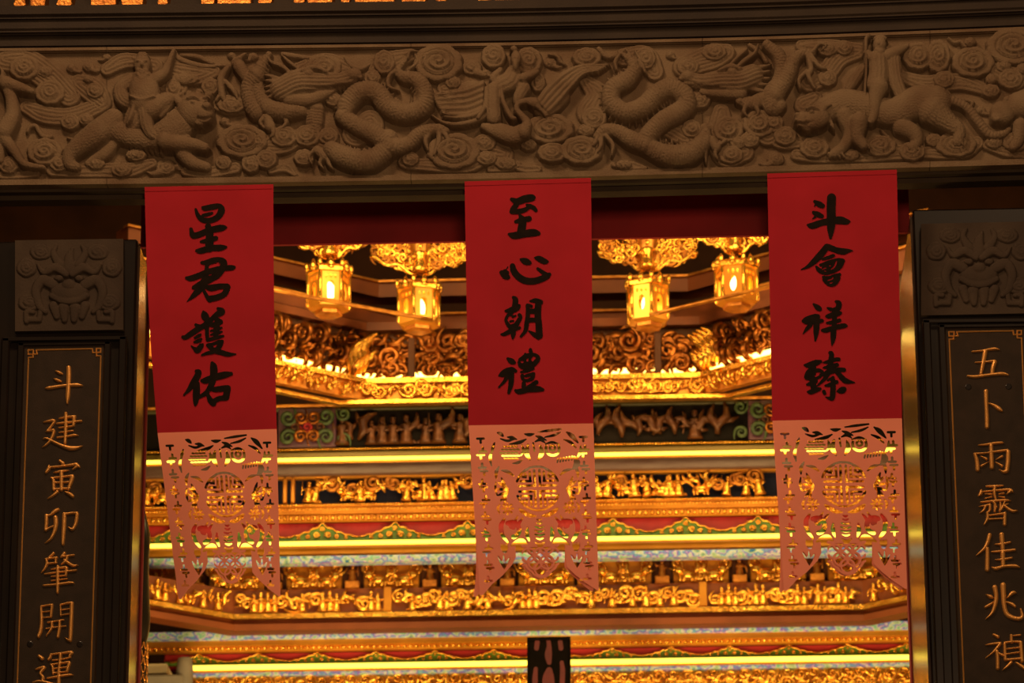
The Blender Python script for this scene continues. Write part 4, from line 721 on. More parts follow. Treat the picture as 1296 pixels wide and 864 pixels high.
# ------------------------------------------------------------------ couplet pillars
GC = {}
GC['L'] = [
 (40, 450, [[(505,160,32),(505,280,34),(498,450,32),(492,560,30),(485,645,15)], [(190,440,10),(240,435,22),(400,410,20),(520,400,22),(620,395,26),(695,405,8)], [(325,205,8),(375,225,22),(420,245,12)], [(300,310,8),(350,330,22),(400,345,14)]]),
 (40, 510, [[(465,135,24),(465,300,25),(455,540,22)], [(375,205,10),(500,185,18),(590,180,22)], [(580,190,28),(570,300,22)], [(340,275,12),(470,262,16),(680,240,14)], [(370,332,10),(570,310,12)], [(375,397,10),(565,373,12)], [(345,465,12),(480,452,14),(580,433,18),(635,437,8)], [(160,258,8),(230,242,16),(290,232,22),(310,245,18),(260,320,18),(215,375,18)], [(195,385,8),(250,375,14),(300,368,22),(290,430,22),(250,510,18),(190,570,12),(140,600,5)], [(155,485,8),(200,478,16),(300,525,20),(420,580,24),(530,610,32),(620,605,22),(695,582,6)]]),
 (40, 570, [[(385,135,20),(425,170,28)], [(235,200,12),(230,245,26),(195,295,18)], [(250,225,16),(400,210,16),(560,190,20),(610,190,30),(650,220,16)], [(620,210,20),(560,255,10)], [(300,297,8),(400,280,18),(505,268,8)], [(405,290,28),(405,530,26)], [(265,370,14),(295,400,24),(300,530,22)], [(270,370,14),(420,355,14),(560,340,20)], [(555,360,30),(535,430,28),(500,520,22)], [(310,435,14),(530,425,14)], [(300,525,16),(520,510,16)], [(350,560,24),(290,610,18),(215,655,6)], [(455,560,12),(520,590,26),(560,620,24)]]),
 (40, 630, [[(360,155,24),(310,180,26),(250,230,16),(200,235,22)], [(200,240,28),(200,330,26),(190,430,24)], [(190,435,18),(250,400,14),(310,375,14)], [(325,265,32),(330,350,32),(310,450,26),(260,550,18),(180,615,5)], [(445,220,30),(442,350,30),(432,500,28),(425,625,22)], [(450,215,20),(560,200,16),(620,205,24)], [(620,220,26),(605,330,26),(570,410,22),(540,420,20),(495,390,6)]]),
 (35, 685, [[(350,160,22),(320,190,18),(290,215,16)], [(240,235,12),(320,225,14),(400,215,16)], [(255,245,18),(260,300,22),(230,370,16),(180,425,5)], [(385,225,20),(380,290,16)], [(270,300,14),(390,285,14)], [(500,155,22),(470,195,20),(445,215,8)], [(490,200,14),(630,182,14)], [(540,205,20),(520,260,22),(460,305,10)], [(500,250,20),(570,300,22),(620,325,20),(690,320,6)], [(410,340,22),(408,450,24),(408,600,24),(405,690,20)], [(315,378,8),(420,360,16),(520,350,20)], [(530,360,24),(520,460,18)], [(230,442,12),(400,418,14),(660,390,14)], [(320,475,10),(520,460,12)], [(320,532,10),(540,505,10)], [(215,598,14),(380,585,16),(560,560,18),(625,562,14)]]),
 (30, 745, [[(235,240,16),(240,350,22),(240,480,24),(225,580,28),(200,645,24)], [(235,235,14),(330,218,14),(390,215,18)], [(385,220,20),(370,375,18)], [(260,312,10),(370,300,10)], [(260,390,10),(370,380,10)], [(500,215,12),(505,360,14)], [(500,212,14),(600,190,16),(660,190,24)], [(655,200,28),(648,400,28),(640,600,28),(635,700,24)], [(630,700,22),(600,690,16),(560,660,5)], [(510,285,10),(640,265,10)], [(505,355,10),(630,335,10)], [(325,455,12),(430,438,12),(545,420,12)], [(305,540,12),(430,522,12),(575,505,10)], [(385,450,20),(375,540,18),(305,640,8)], [(490,440,18),(485,540,22),(465,650,22)]]),
 (30, 784, [[(210,495,24),(250,525,28)], [(160,675,10),(220,655,18),(280,650,24),(240,700,22),(225,735,18),(260,780,24),(255,830,24)], [(120,855,10),(200,835,18),(300,850,20),(420,880,20),(560,900,26),(700,885,8)], [(370,465,14),(360,510,22),(335,540,18)], [(375,470,14),(500,455,16),(640,440,20)], [(650,450,30),(620,500,14)], [(390,550,12),(500,540,12),(640,510,12)], [(500,480,24),(490,600,20),(478,700,22),(478,864,28)], [(370,610,16),(395,650,20),(400,730,18)], [(375,610,14),(500,590,14),(620,575,18)], [(620,595,26),(590,700,22)], [(395,665,12),(590,645,12)], [(395,725,12),(590,705,12)], [(320,795,12),(450,775,18),(600,750,18),(670,750,10)]])]
GC['R'] = [
 (1216, 420, [[(155,265,12),(300,250,14),(450,225,20),(530,237,8)], [(335,260,34),(310,400,30),(275,565,22)], [(195,412,8),(330,405,14),(450,390,18)], [(465,405,32),(440,480,30),(430,560,28)], [(95,598,14),(200,605,22),(400,580,20),(570,565,24),(650,585,12)]]),
 (1216, 485, [[(345,105,32),(350,300,28),(358,450,30),(360,590,30)], [(370,265,8),(450,295,22),(520,340,30),(565,372,14)]]),
 (1216, 540, [[(245,245,10),(330,240,14),(450,220,18),(550,212,16),(585,215,8)], [(415,255,28),(420,400,30),(425,550,30)], [(190,365,20),(220,450,28),(232,580,30)], [(190,362,14),(330,355,12),(500,330,16),(640,315,20)], [(650,340,32),(645,480,32),(630,590,32)], [(620,600,30),(580,610,20),(520,580,5)], [(275,400,10),(350,435,20)], [(285,530,20),(380,475,6)], [(565,400,20),(480,445,6)], [(475,480,8),(560,530,22)]]),
 (1216, 600, [[(350,160,12),(450,158,18),(580,150,10)], [(465,170,24),(460,260,22),(480,345,16)], [(280,215,16),(275,255,26),(245,290,12)], [(290,235,12),(450,220,14),(640,205,20),(690,215,22),(715,240,8)], [(680,225,24),(630,265,10)], [(330,265,8),(420,268,14)], [(330,325,8),(425,305,12)], [(520,265,8),(590,255,14)], [(520,300,8),(600,312,14)], [(275,378,12),(400,365,16),(600,350,18),(680,358,8)], [(440,375,14),(470,410,22),(465,500,18)], [(490,440,14),(470,480,12)], [(255,435,8),(330,425,14),(400,410,18)], [(340,430,18),(310,490,16),(260,525,6)], [(400,420,20),(395,490,18),(350,520,10)], [(540,385,14),(545,450,20),(530,500,14)], [(600,370,14),(570,450,16),(540,500,10)], [(570,430,14),(650,400,10)], [(600,430,16),(670,480,22),(720,500,20),(775,492,8)], [(365,520,20),(365,600,22),(320,685,10)], [(370,560,12),(480,545,14),(600,530,18)], [(605,530,24),(600,680,26)], [(380,610,12),(580,600,12)]]),
 (1216, 660, [[(395,180,30),(370,270,28),(330,350,22),(270,410,16),(215,455,8)], [(365,365,26),(365,500,30),(362,650,32)], [(560,175,36),(570,300,32),(575,370,30)], [(465,305,8),(560,300,18),(680,275,14)], [(420,408,12),(550,400,18),(740,380,18)], [(575,430,34),(580,590,30)], [(475,515,8),(580,510,18),(700,490,14)], [(425,620,10),(480,635,26),(600,605,20),(740,600,24),(805,620,10)]]),
 (1216, 720, [[(465,245,36),(485,350,30),(475,460,30),(430,590,22),(340,680,6)], [(580,215,40),(585,350,36),(595,500,32),(640,620,34),(760,670,28),(840,650,26),(820,540,14)], [(345,345,8),(400,370,26),(430,385,18)], [(335,515,16),(400,480,20),(450,440,8)], [(760,320,8),(710,320,28),(640,385,12)], [(625,445,12),(700,475,24),(740,505,22)]]),
 (1216, 784, [[(450,200,18),(510,230,24)], [(340,340,8),(440,325,16),(540,315,20)], [(540,325,22),(480,400,20),(420,460,12),(340,520,6)], [(495,430,26),(505,540,26),(505,660,26)], [(510,450,14),(575,485,20)], [(690,210,20),(695,300,24)], [(700,215,10),(815,205,14)], [(600,330,22),(610,540,24)], [(600,310,18),(720,295,14),(820,300,20)], [(820,310,28),(840,560,26)], [(630,395,12),(800,375,12)], [(630,465,12),(800,440,12)], [(610,545,18),(820,525,18)], [(690,580,24),(640,630,20),(570,685,6)], [(750,580,12),(830,630,26),(870,660,24)]])]
def gold_char(ox, oy, strokes, Y0, parent):
    xs, ys, X, Y, Fd = chgrid(strokes, ox, oy, .4)
    H = np.where(Fd > 0, np.minimum(1.5+1.3*np.sqrt(np.clip(Fd, 0, 9)), 4.0)*sm((Fd+.1)/.8), -.8*np.ones_like(Fd))
    H = np.where(Fd > -.5, H, -1.5); m = Fd > -.5
    cell = m[:-1, :-1] | m[1:, :-1] | m[:-1, 1:] | m[1:, 1:]
    P = W(X, Y, Y0-.004); P[..., 1] = Y0-H*K
    use = np.zeros(X.shape, bool)
    for a, b in ((0, 0), (1, 0), (0, 1), (1, 1)): use[a:a+cell.shape[0], b:b+cell.shape[1]] |= cell
    idx = -np.ones(X.shape, int); idx[use] = np.arange(use.sum()); i, j = np.nonzero(cell)
    obj('gilt_character', fast_mesh(P[use], np.stack([idx[i, j], idx[i+1, j], idx[i+1, j+1], idx[i, j+1]], 1)), M['gilt'], parent)
def pline(pts, Y, r):
    P = np.array([Wp(x, y, Y) for x, y in pts]); out = []
    for a, b in zip(P[:-1], P[1:]):
        d = (b-a)/(np.linalg.norm(b-a)+1e-9); out.append(tube_w([a-d*r*.6, b+d*r*.6], r, 4))
    return join(out)

YP = .10; YW = .106        # pillar front plane
def pillar(side, xin_t, xin_b, xout, ytop, depth, label):
    """stone pillar: front face from xin (at y=300 / y=900) to xout"""
    zt = Wp(648, ytop, YP)[2]
    A = Wp((xin_t+xin_b)/2, 600, YP)[0]; B = Wp(xout, 600, YP)[0]
    lo, hi = min(A, B), max(A, B)
    t = thing('stone_pillar', label, 'pillar', ((lo+hi)/2, YP+depth/2, 0))
    obj('shaft', box_m(lo, hi, YW, YP+depth, 0, zt, .006), M['lacquer'], t)
    s = 1 if side == 'L' else -1
    xe = A
    # polished inner cheek of the pillar with bevelled head
    x0, x1 = sorted((xe+s*.0, xe+s*.008))
    zc = Wp(648, ytop+14, YP)[2]
    P = [(0, YP+.02, 0), (0, YP+depth-.01, 0), (0, YP+depth-.01, zc), (0, YP+.02, zt-.02)]
    V = [(x0, p[1], p[2]) for p in P]+[(x1, p[1], p[2]) for p in P]
    obj('polished_cheek', mesh(V, [(0, 1, 2, 3), (7, 6, 5, 4), (0, 4, 5, 1), (1, 5, 6, 2), (2, 6, 7, 3), (3, 7, 4, 0)], False), M['polish'], t)
    # red edging down the back corner of the cheek
    xr = xe+s*.012
    obj('red_edging', tube_m([(xr, YP+depth-.012, 0), (xr, YP+depth-.012, zc+.005)], .005, 8), M['redpipe'], t)
    return t, A, zt
tL, AL, zL = pillar('L', 168, 163, -70, 292, .24, 'dark stone pillar at the left edge with polished inner cheek')
tR, AR, zR = pillar('R', 1161, 1176, 1390, 274, .80, 'dark stone pillar at the right edge with polished inner cheek')

def capital(x0, x1, y0, y1, tilt, label, mirror):
    t = thing('carved_capital', label, 'carving', Wp((x0+x1)/2, y1, YP-.02))
    poly = [(x0, y0), (x0, y1), (x1, y1+tilt), (x1, y0+tilt)]
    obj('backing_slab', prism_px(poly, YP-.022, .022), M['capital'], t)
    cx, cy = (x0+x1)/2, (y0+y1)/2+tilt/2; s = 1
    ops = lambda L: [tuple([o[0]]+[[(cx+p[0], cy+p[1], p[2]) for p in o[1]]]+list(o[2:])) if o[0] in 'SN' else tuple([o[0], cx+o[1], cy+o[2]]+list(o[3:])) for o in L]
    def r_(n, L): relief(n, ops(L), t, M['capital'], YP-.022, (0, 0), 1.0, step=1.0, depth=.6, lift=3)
    for sx in (-1, 1):
        r_('cloud_scroll', [('C', sx*54, -22, 13, 12, sx, 1.8, 3.0, 5)]); r_('cloud_scroll', [('C', sx*50, 22, 15, 11, -sx, 1.8, 3.0, 5)]); r_('cloud_scroll', [('C', sx*36, -42, 14, 10, sx, 1.8, 2.5, 5)])
        r_('fret_curl', [('S', [(sx*36, 30, 3.5), (sx*38, 44, 3.5)], .7, 3), ('S', [(sx*38, 44, 3.5), (sx*54, 44, 3.5)], .7, 3), ('S', [(sx*54, 46, 3.5), (sx*54, 34, 3.5), (sx*46, 34, 3.2)], .7, 3)])
        r_('whisker', [('S', [(sx*20, 0, 7), (sx*34, -6, 7), (sx*42, 8, 6), (sx*38, 26, 5), (sx*30, 34, 3)], .7, 3.5)])
        r_('brow', [('S', [(sx*4, -14, 5), (sx*18, -22, 6), (sx*32, -16, 4), (sx*40, -26, 2)], .8, 4)])
        r_('eye', [('E', sx*13, -8, 6, 4.5, 0, .9, 5)])
    r_('muzzle', [('E', 0, 8, 24, 12, 0, .5, 4), ('E', 0, 0, 9, 7, 0, .8, 7), ('S', [(-22, 14, 4), (-8, 20, 5), (8, 20, 5), (22, 14, 4)], .7, 5)])
    r_('beard', [('S', [(-20, 26, 6), (-16, 40, 4)], .6, 3, ('line', 2.5, .5)), ('S', [(-7, 28, 7), (-6, 44, 4)], .6, 3, ('line', 2.5, .5)), ('S', [(7, 28, 7), (6, 44, 4)], .6, 3, ('line', 2.5, .5)), ('S', [(20, 26, 6), (16, 40, 4)], .6, 3, ('line', 2.5, .5))])
    r_('crown_flame', [('S', [(0, -20, 8), (0, -34, 6), (4, -46, 2)], .6, 3), ('S', [(-12, -26, 6), (-20, -40, 4), (-16, -50, 2)], .6, 3), ('S', [(12, -26, 6), (20, -40, 4), (16, -50, 2)], .6, 3)])
    return t
capital(19, 156, 304, 419, -2, 'dim stone panel carved with a beast mask above the left couplet board', 1)
capital(1166, 1312, 283, 399, -3, 'dim stone panel carved with a beast mask above the right couplet board', -1)

def couplet(side, label, bx, fr_out):
    """bx: (left top, left bottom, right top, right bottom, y top left, y top right) of the gold border line, bottom at y=900"""
    lt, lb, rt, rb, yt, yr = bx
    t = thing('couplet_board', label, 'board', (Wp((lt+rt)/2, 600, YP)[0], YP-.03, 0))
    zb = .35
    def column(xt0, xb0, xt1, xb1, ya, yb_, Y, d, name, m, bev=.002):
        P = W([xt0, xb0, xb1, xt1], [ya, 900, 900, yb_], Y)
        # continue straight down below the frame
        a, b, c, e = P; dl = (b-a)/(a[2]-b[2]); dr = (c-e)/(e[2]-c[2])
        b2 = b+dl*(b[2]-zb)*.0; b2 = np.array([b[0], b[1], zb]); c2 = np.array([c[0], c[1], zb])
        obj(name, prism_w([a, b, b2, c2, c, e], d, bev), m, t)
    o1, o2, o3 = fr_out
    column(lt-o1, lb-o1-1, rt+o1, rb+o1+1, yt-16, yr-16, YP-.022, .022, 'back_board', M['lacquer'])
    column(lt-5, lb-5, rt+5, rb+5, yt-5, yr-5, YP-.028, .006, 'panel_field', M['field'], 0)
    for nm, w0, w1, dep in (('outer_moulding', o1, o2, .044), ('inner_moulding', o3, 5, .036)):
        column(lt-w0, lb-w0-1, lt-w1, lb-w1, yt-16 if nm[0] == 'o' else yt-10, yt-16 if nm[0] == 'o' else yt-10, YP-dep, dep-.02, nm, M['lacquer'], .004)
        column(rt+w1, rb+w1, rt+w0, rb+w0+1, yr-16 if nm[0] == 'o' else yr-10, yr-16 if nm[0] == 'o' else yr-10, YP-dep, dep-.02, nm, M['lacquer'], .004)
        y0 = (16, 10)[nm[0] == 'i']; y1 = (11, 5)[nm[0] == 'i']
        obj(nm, prism_px([(lt-w0, yt-y0), (lt-w0, yt-y1), (rt+w0, yr-y1), (rt+w0, yr-y0)], YP-dep, dep-.02, .002), M['lacquer'], t)
    # mitred middle groove line
    Yb = YP-.0295; e = (yr-yt)/(rt-lt); ty = lambda x: yt+(x-lt)*e
    r = .0024
    L = [(lb, 900), (lt, yt+9.8), (lt+5.8, ty(lt+5.8)+9.8), (lt+5.2, ty(lt)+5.8), (lt-.3, ty(lt)+5.8), (lt-.6, ty(lt)+.3), (lt+6, ty(lt+6)+.3), (lt+6, ty(lt+6)+5.8), (lt+11, ty(lt+11)+5.8), (lt+9.6, ty(lt+9.6)+.5)]
    Rr = [(rt-9.6, ty(rt-9.6)+.5), (rt-9.2, ty(rt-9)+5.4), (rt-4.6, ty(rt-4.6)+5.4), (rt-4.6, ty(rt)+.4), (rt+.8, ty(rt)+.4), (rt+.8, ty(rt)+5.4), (rt-4.6, ty(rt)+5.4), (rt-4.3, ty(rt)+9.8), (rt+1, ty(rt)+9.8), (rb, 900)]
    V, Fc = pline(L, Yb, r); g = obj('gilt_border', mesh(V, Fc, False), M['gilt'], t)
    V, Fc = pline(Rr, Yb, r); obj('gilt_border', mesh(V, Fc, False), M['gilt'], t)
    V, Fc = pline([L[-1], Rr[0]], Yb, r); obj('gilt_border', mesh(V, Fc, False), M['gilt'], t)
    for xb, lx in ((lb, lb), (rb, rb)):
        p = Wp(xb, 900, Yb); obj('gilt_border', tube_m([p, (p[0], p[1], zb+.1)], r, 4), M['gilt'], t)
    for ox, oy, st in GC[side]: gold_char(ox, oy, st, YP-.028, t)
    # dark plugs over the fixing screws
    for x, y in (((38, 815), (101, 815)) if side == 'L' else ((1225.5, 489.5), (1276.5, 489))):
        V, Fc = lathe([(.010, 0), (.010, .0012), (.008, .002)], 14); c = Wp(x, y, YP-.028); V = [(c[0]+v[0], c[1]-v[2], c[2]+v[1]) for v in V]
        obj('screw_plug', mesh(V, Fc, False), M['lacquer'], t)
    return t
couplet('L', 'black lacquer couplet board on the left pillar with raised gilt characters', (36, 20.5, 126.5, 113.5, 442.5, 440.5), (34, 24, 14))
couplet('R', 'black lacquer couplet board on the right pillar with raised gilt characters', (1201.5, 1221.5, 1292, 1312.5, 419.5, 417.8), (34, 24, 14))

# ------------------------------------------------------------------ shrine tiers behind
XC = 675
def zrow(y, Y): return Wp(XC, y, Y)[2]
def xat(x, Y, y=580): return Wp(x, y, Y)[0]
XL, XR = 60, 1260
def bar(name, y0, y1, Y, depth, m, parent=None, x0=XL, x1=XR, bev=.003):
    return obj(name, box_m(xat(x0, Y), xat(x1, Y), Y, Y+depth, zrow(y1, Y), zrow(y0, Y), bev), m, parent)
def tier(name, label, cat, y1, Y): return thing(name, label, cat, (xat(XC, Y), Y, zrow(y1, Y)))
PXM = lambda Y: FPX/(np.linalg.norm(Wp(XC, 560, Y)-CAM))      # pixels per metre at depth Y
# shared small carvings (unit size, facing -Y)
def unit(name, vf, m, smooth=True):
    me = mesh(vf[0], vf[1], smooth, name); me.materials.append(m); return me
def spiral_vf(turns=1.6, r0=.48, thick=.13, seg=26, tail=.5):
    P = []; Rr = []
    for i in range(seg+1):
        t = i/seg; a = 2*math.pi*turns*t; r = r0*(1-.86*t); P.append((r*math.cos(a), -.05-.10*t, r*math.sin(a))); Rr.append(thick*(.55+.6*math.sin(math.pi*min(1, t*1.1+.12)))*(1 if t < .95 else .8))
    P = [(r0+.02, 0, -tail), (r0+.05, -.02, -tail*.5)]+P; Rr = [thick*.25, thick*.5]+Rr
    return tube_w(P, Rr, 6)
def figure_vf(var=0):
    parts = [lathe([(.24, 0), (.27, .04), (.21, .16), (.20, .30), (.15, .44), (.20, .58), (.19, .66), (.10, .72), (.05, .74)], 10), ball((0, -.02, .84), (.10, .10, .12), 8, 6), ball((0, 0, .95), (.11, .10, .06), 8, 4)]
    if var == 0: parts += [tube_w([(-.15, -.03, .64), (-.26, -.10, .50), (-.12, -.20, .44)], [.06, .05, .035], 6), tube_w([(.15, -.03, .64), (.28, -.10, .56), (.30, -.12, .78)], [.06, .05, .03], 6), tube_w([(.30, -.13, .30), (.31, -.13, 1.0)], [.018, .018], 5)]
    elif var == 1: parts += [tube_w([(-.15, -.03, .64), (-.30, -.08, .62), (-.42, -.10, .80)], [.06, .05, .03], 6), tube_w([(.15, -.03, .64), (.25, -.12, .48), (.08, -.20, .46)], [.06, .05, .035], 6), tube_w([(-.2, .0, .1), (-.34, -.05, .03)], [.08, .04], 6)]
    else: parts += [tube_w([(-.14, -.03, .62), (-.20, -.14, .50), (0, -.20, .52)], [.06, .05, .035], 6), tube_w([(.14, -.03, .62), (.20, -.14, .50), (0, -.20, .52)], [.06, .05, .035], 6), tube_w([(.1, .04, .7), (.36, .02, .5), (.40, .0, .2)], [.05, .05, .02], 6)]
    return join(parts)
def lion_vf():
    p = [ball((0, 0, .34), (.34, .18, .22), 10, 7), ball((-.34, -.10, .52), (.19, .17, .20), 10, 7), ball((-.44, -.20, .46), (.10, .10, .09), 8, 5), ball((-.30, -.05, .70), (.09, .08, .09), 6, 5)]
    for i in range(7):
        a = 2*math.pi*i/7; p.append(ball((-.30+.17*math.cos(a), -.06, .52+.19*math.sin(a)), .075, 6, 4))
    for x, z in ((-.30, .0), (-.14, .02), (.18, .0), (.32, .02)): p.append(tube_w([(x, -.06, .30), (x+.03, -.10, .15), (x-.03, -.14, .04)], [.10, .07, .07], 6))
    p.append(tube_w([(.32, 0, .42), (.46, -.02, .58), (.40, -.04, .78), (.52, -.04, .92)], [.06, .08, .10, .03], 6)); p.append(tube_w([(.42, 0, .5), (.58, -.02, .62), (.6, -.04, .76)], [.05, .06, .02], 6))
    return join(p)
def leaf_vf():
    pts = [(0, 0, -.5), (.10, -.08, -.2), (-.04, -.14, .1), (.12, -.10, .35), (.3, -.06, .5)]
    return join([tube_w(pts, [.05, .16, .17, .10, .03], 6), tube_w([(-.04, -.1, .0), (-.22, -.08, .14), (-.34, -.05, .34)], [.10, .09, .03], 6), tube_w([(.06, -.1, -.2), (.26, -.08, -.12), (.36, -.05, .04)], [.10, .09, .03], 6)])
UN = {}
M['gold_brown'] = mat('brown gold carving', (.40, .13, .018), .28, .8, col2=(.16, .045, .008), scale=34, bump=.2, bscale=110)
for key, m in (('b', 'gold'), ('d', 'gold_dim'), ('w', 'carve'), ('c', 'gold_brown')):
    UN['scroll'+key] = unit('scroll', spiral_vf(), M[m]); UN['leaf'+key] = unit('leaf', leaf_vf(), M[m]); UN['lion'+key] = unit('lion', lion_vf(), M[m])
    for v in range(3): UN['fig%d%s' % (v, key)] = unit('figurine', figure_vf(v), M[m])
def inst(name, me, parent, loc, s, rot=0.0, mirror=False, rz=0.0, sy=None):
    o = bpy.data.objects.new(name, me); link(o, parent); o.location = Vector(loc)-Vector(org(parent))
    o.scale = (-s if mirror else s, (sy or s), s); o.rotation_euler = (0, rot, rz); ORG[o.name] = np.array(loc, float); return o
def beading(parent, y, Y, m, rpx=1.5, x0=XL, x1=XR, pitch=3.6, path=None):
    r = rpx/PXM(Y); xa, xb = xat(x0, Y), xat(x1, Y); n = int((xb-xa)/(pitch/PXM(Y))); z = zrow(y, Y); parts = []
    u = ball((0, 0, 0), 1.0, 5, 4); uv = np.array(u[0]); nf = len(uv)
    xs = np.linspace(xa, xb, n); V = np.concatenate([uv*np.array([r*1.05, r, r])+np.array([x, Y-r*.4, z]) for x in xs])
    Fc = [tuple(i+k*nf for i in f) for k in range(n) for f in u[1]]
    o = obj('beading', mesh(V, Fc), m, parent); o['kind'] = 'stuff'; return o

# painted beam tier: dark carved panel with coloured scroll ends ------------------
Yb_ = 3.50
t = tier('painted_beam', 'gold-edged beam with a black carved panel and coloured scroll ends', 'beam', 571, Yb_)
bar('panel_ground', 514, 562, Yb_, .12, M['black'], t); bar('upper_moulding', 505.5, 509, Yb_-.03, .03, M['gold_dim'], t); bar('green_fillet', 508.5, 514.5, Yb_-.015, .13, mat('olive paint', (.05, .04, .012), .4), t)
bar('lower_fillet', 566, 574, Yb_+.0, .14, mat('olive gilt', (.20, .13, .02), .4, .3), t); beading(t, 564, Yb_-.012, M['gold'], 1.7)
for x in np.arange(432, 925, 13.5):
    k = random.random(); z = zrow(538 + random.uniform(-3, 3), Yb_); c = (xat(x+random.uniform(-3, 3), Yb_), Yb_-.01, zrow(560, Yb_))
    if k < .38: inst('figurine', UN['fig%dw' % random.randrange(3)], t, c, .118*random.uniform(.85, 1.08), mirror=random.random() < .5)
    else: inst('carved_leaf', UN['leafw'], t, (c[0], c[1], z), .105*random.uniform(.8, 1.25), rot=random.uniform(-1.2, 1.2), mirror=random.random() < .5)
for sx, x0 in ((-1, 388), (1, 985)):
    e = obj('scroll_end', box_m(xat(x0-37, Yb_-.02), xat(x0+37, Yb_-.02), Yb_-.02, Yb_+.02, zrow(562, Yb_), zrow(513, Yb_), .004), M['purple'], t)
    for i, (dx, dy, rr, mm) in enumerate(((-24, -12, 12, 'green_dk'), (24, -13, 12, 'green_dk'), (-24, 13, 12, 'green_dk'), (24, 13, 12, 'green_dk'), (-8, -12, 10, 'gold_brown'), (8, -12, 10, 'gold_brown'), (-8, 12, 10, 'gold_brown'), (8, 12, 10, 'gold_brown'), (0, 0, 8, 'valance'), (-16, 0, 8, 'carve'), (16, 0, 8, 'carve'))):
        if mm+'sc' not in UN: UN[mm+'sc'] = unit('scroll', spiral_vf(1.5, .46, .12), M[mm])
        inst('scroll', UN[mm+'sc'], e, (xat(x0+dx, Yb_-.03), Yb_-.026, zrow(538+dy, Yb_)), 2*rr/PXM(Yb_)*.95, rot=(0 if dy > 0 else math.pi)+.4*sx, mirror=(dx*dy > 0))
    # green scroll tongue reaching into the panel
    for dy in (-16, 16): inst('scroll', UN['green_dksc'], e, (xat(x0-sx*46, Yb_-.03), Yb_-.02, zrow(538+dy, Yb_)), 18/PXM(Yb_), mirror=sx > 0, rot=0 if dy > 0 else math.pi)

def light_strip(y0, y1, Y, label, x0=XL, x1=XR, m='led'):
    # rounded tube with end caps held in its tray
    z0, z1 = zrow(y1, Y), zrow(y0, Y); c = (z0+z1)/2; r = (z1-z0)/2
    z0 += .18*(z1-z0); z1 -= .1*(z1-z0); c = (z0+z1)/2; r = (z1-z0)/2
    t = thing('light_strip', label, 'light strip', (xat(XC, Y), Y, z0), 'yellow light strips')
    n = 12; xs = np.linspace(xat(x0, Y), xat(x1, Y), n)
    obj('tube', tube_m([(x, Y, c) for x in xs], r, 8), M[m], t)
    obj('tray', box_m(xs[0], xs[-1], Y+r*.6, Y+r*1.6, z0-.006, z1-.002), M['gold_plain'], t)
    return t
light_strip(573.5, 580, 3.46, 'thin glowing yellow light strip just under the painted beam')

# figure frieze tier ---------------------------------------------------------------
Yf_ = 3.62
t = tier('figure_frieze', 'gilt frieze of small figures on dark blue ground, below the topmost light strip', 'frieze', 656, Yf_)
bar('mauve_soffit', 581, 595, Yf_-.06, .06, M['purplegrey'], t); bar('upper_rail', 594, 600, Yf_-.03, .17, M['gold_plain'], t); bar('blue_ground', 599, 634, Yf_, .14, M['blue'], t)
bar('lower_rail', 633, 646, Yf_-.03, .17, M['gold_plain'], t); beading(t, 634.5, Yf_-.04, M['gold'], 1.8); beading(t, 640, Yf_-.04, M['gold'], 1.6, pitch=4.4)
bar('lotus_rail', 645, 655.5, Yf_-.02, .019, M['gold_plain'], t); beading(t, 651, Yf_-.03, M['gold'], 3.2, pitch=7.5)
for x in np.arange(188, 1165, 8.4):
    k = random.random(); c = (xat(x+random.uniform(-2, 2), Yf_), Yf_-.02, zrow(633, Yf_)); far = abs(x-675) > 330
    if abs(x-365) < 20 or abs(x-985) < 20: continue
    if k < .1: inst('lion', UN['lionb'], t, c, .09, mirror=random.random() < .5); continue
    if k < .5: inst('figurine', UN['fig%db' % random.randrange(3)], t, c, .098*random.uniform(.8, 1.1), mirror=random.random() < .5, rot=random.uniform(-.2, .2))
    elif k < .8: inst('carved_leaf', UN['leafb'], t, (c[0], c[1], zrow(612+random.uniform(-4, 8), Yf_)), .07*random.uniform(.8, 1.2), rot=random.uniform(-1.5, 1.5))
    else: inst('scroll', UN['scrolld'], t, (c[0], c[1], zrow(611+random.uniform(-3, 8), Yf_)), .06*random.uniform(.8, 1.2), rot=random.uniform(0, 6))
for xx in (362, 372, 988, 998): obj('pilaster', box_m(xat(xx-2.5, Yf_), xat(xx+2.5, Yf_), Yf_-.03, Yf_+.02, zrow(634, Yf_), zrow(599, Yf_), .003), M['gold_plain'], t)

# valances ------------------------------------------------------------------------
def lotus(parent, xc, ybase, w, h, Y):
    s = 1/PXM(Y); cx = xat(xc, Y); zb = zrow(ybase, Y); hw = w/2
    prof = [(-1, .22), (-.86, .24), (-.76, .34), (-.62, .34), (-.52, .50), (-.38, .52), (-.28, .72), (-.14, .76), (-.06, .94), (0, 1.04)]
    prof = prof+[(-a, b) for a, b in prof[:-1][::-1]]
    P = [(cx+a*hw*s, Y, zb+b*h*s) for a, b in prof]
    pl = obj('lotus_motif', prism_w([(cx-hw*s, Y, zb)]+P+[(cx+hw*s, Y, zb)], .02), M['green'], parent)
    rim = smooth_path(np.array([(p[0], p[1]-.004, p[2], 1) for p in P]), 3)[:, :3]
    obj('gilt_rim', tube_m(rim, .0035, 5), M['gold'], pl)
    for dx, dz, r, mi in ((-.16, .30, .30, 0), (.16, .30, .30, 1), (-.40, .22, .22, 0), (.40, .22, .22, 1), (-.66, .16, .18, 0), (.66, .16, .18, 1), (0, .66, .24, 0)):
        inst('scroll', UN['scrollb'], pl, (cx+dx*hw*s, Y-.006, zb+dz*h*s), r*h*s*1.25, mirror=bool(mi), rot=.3)
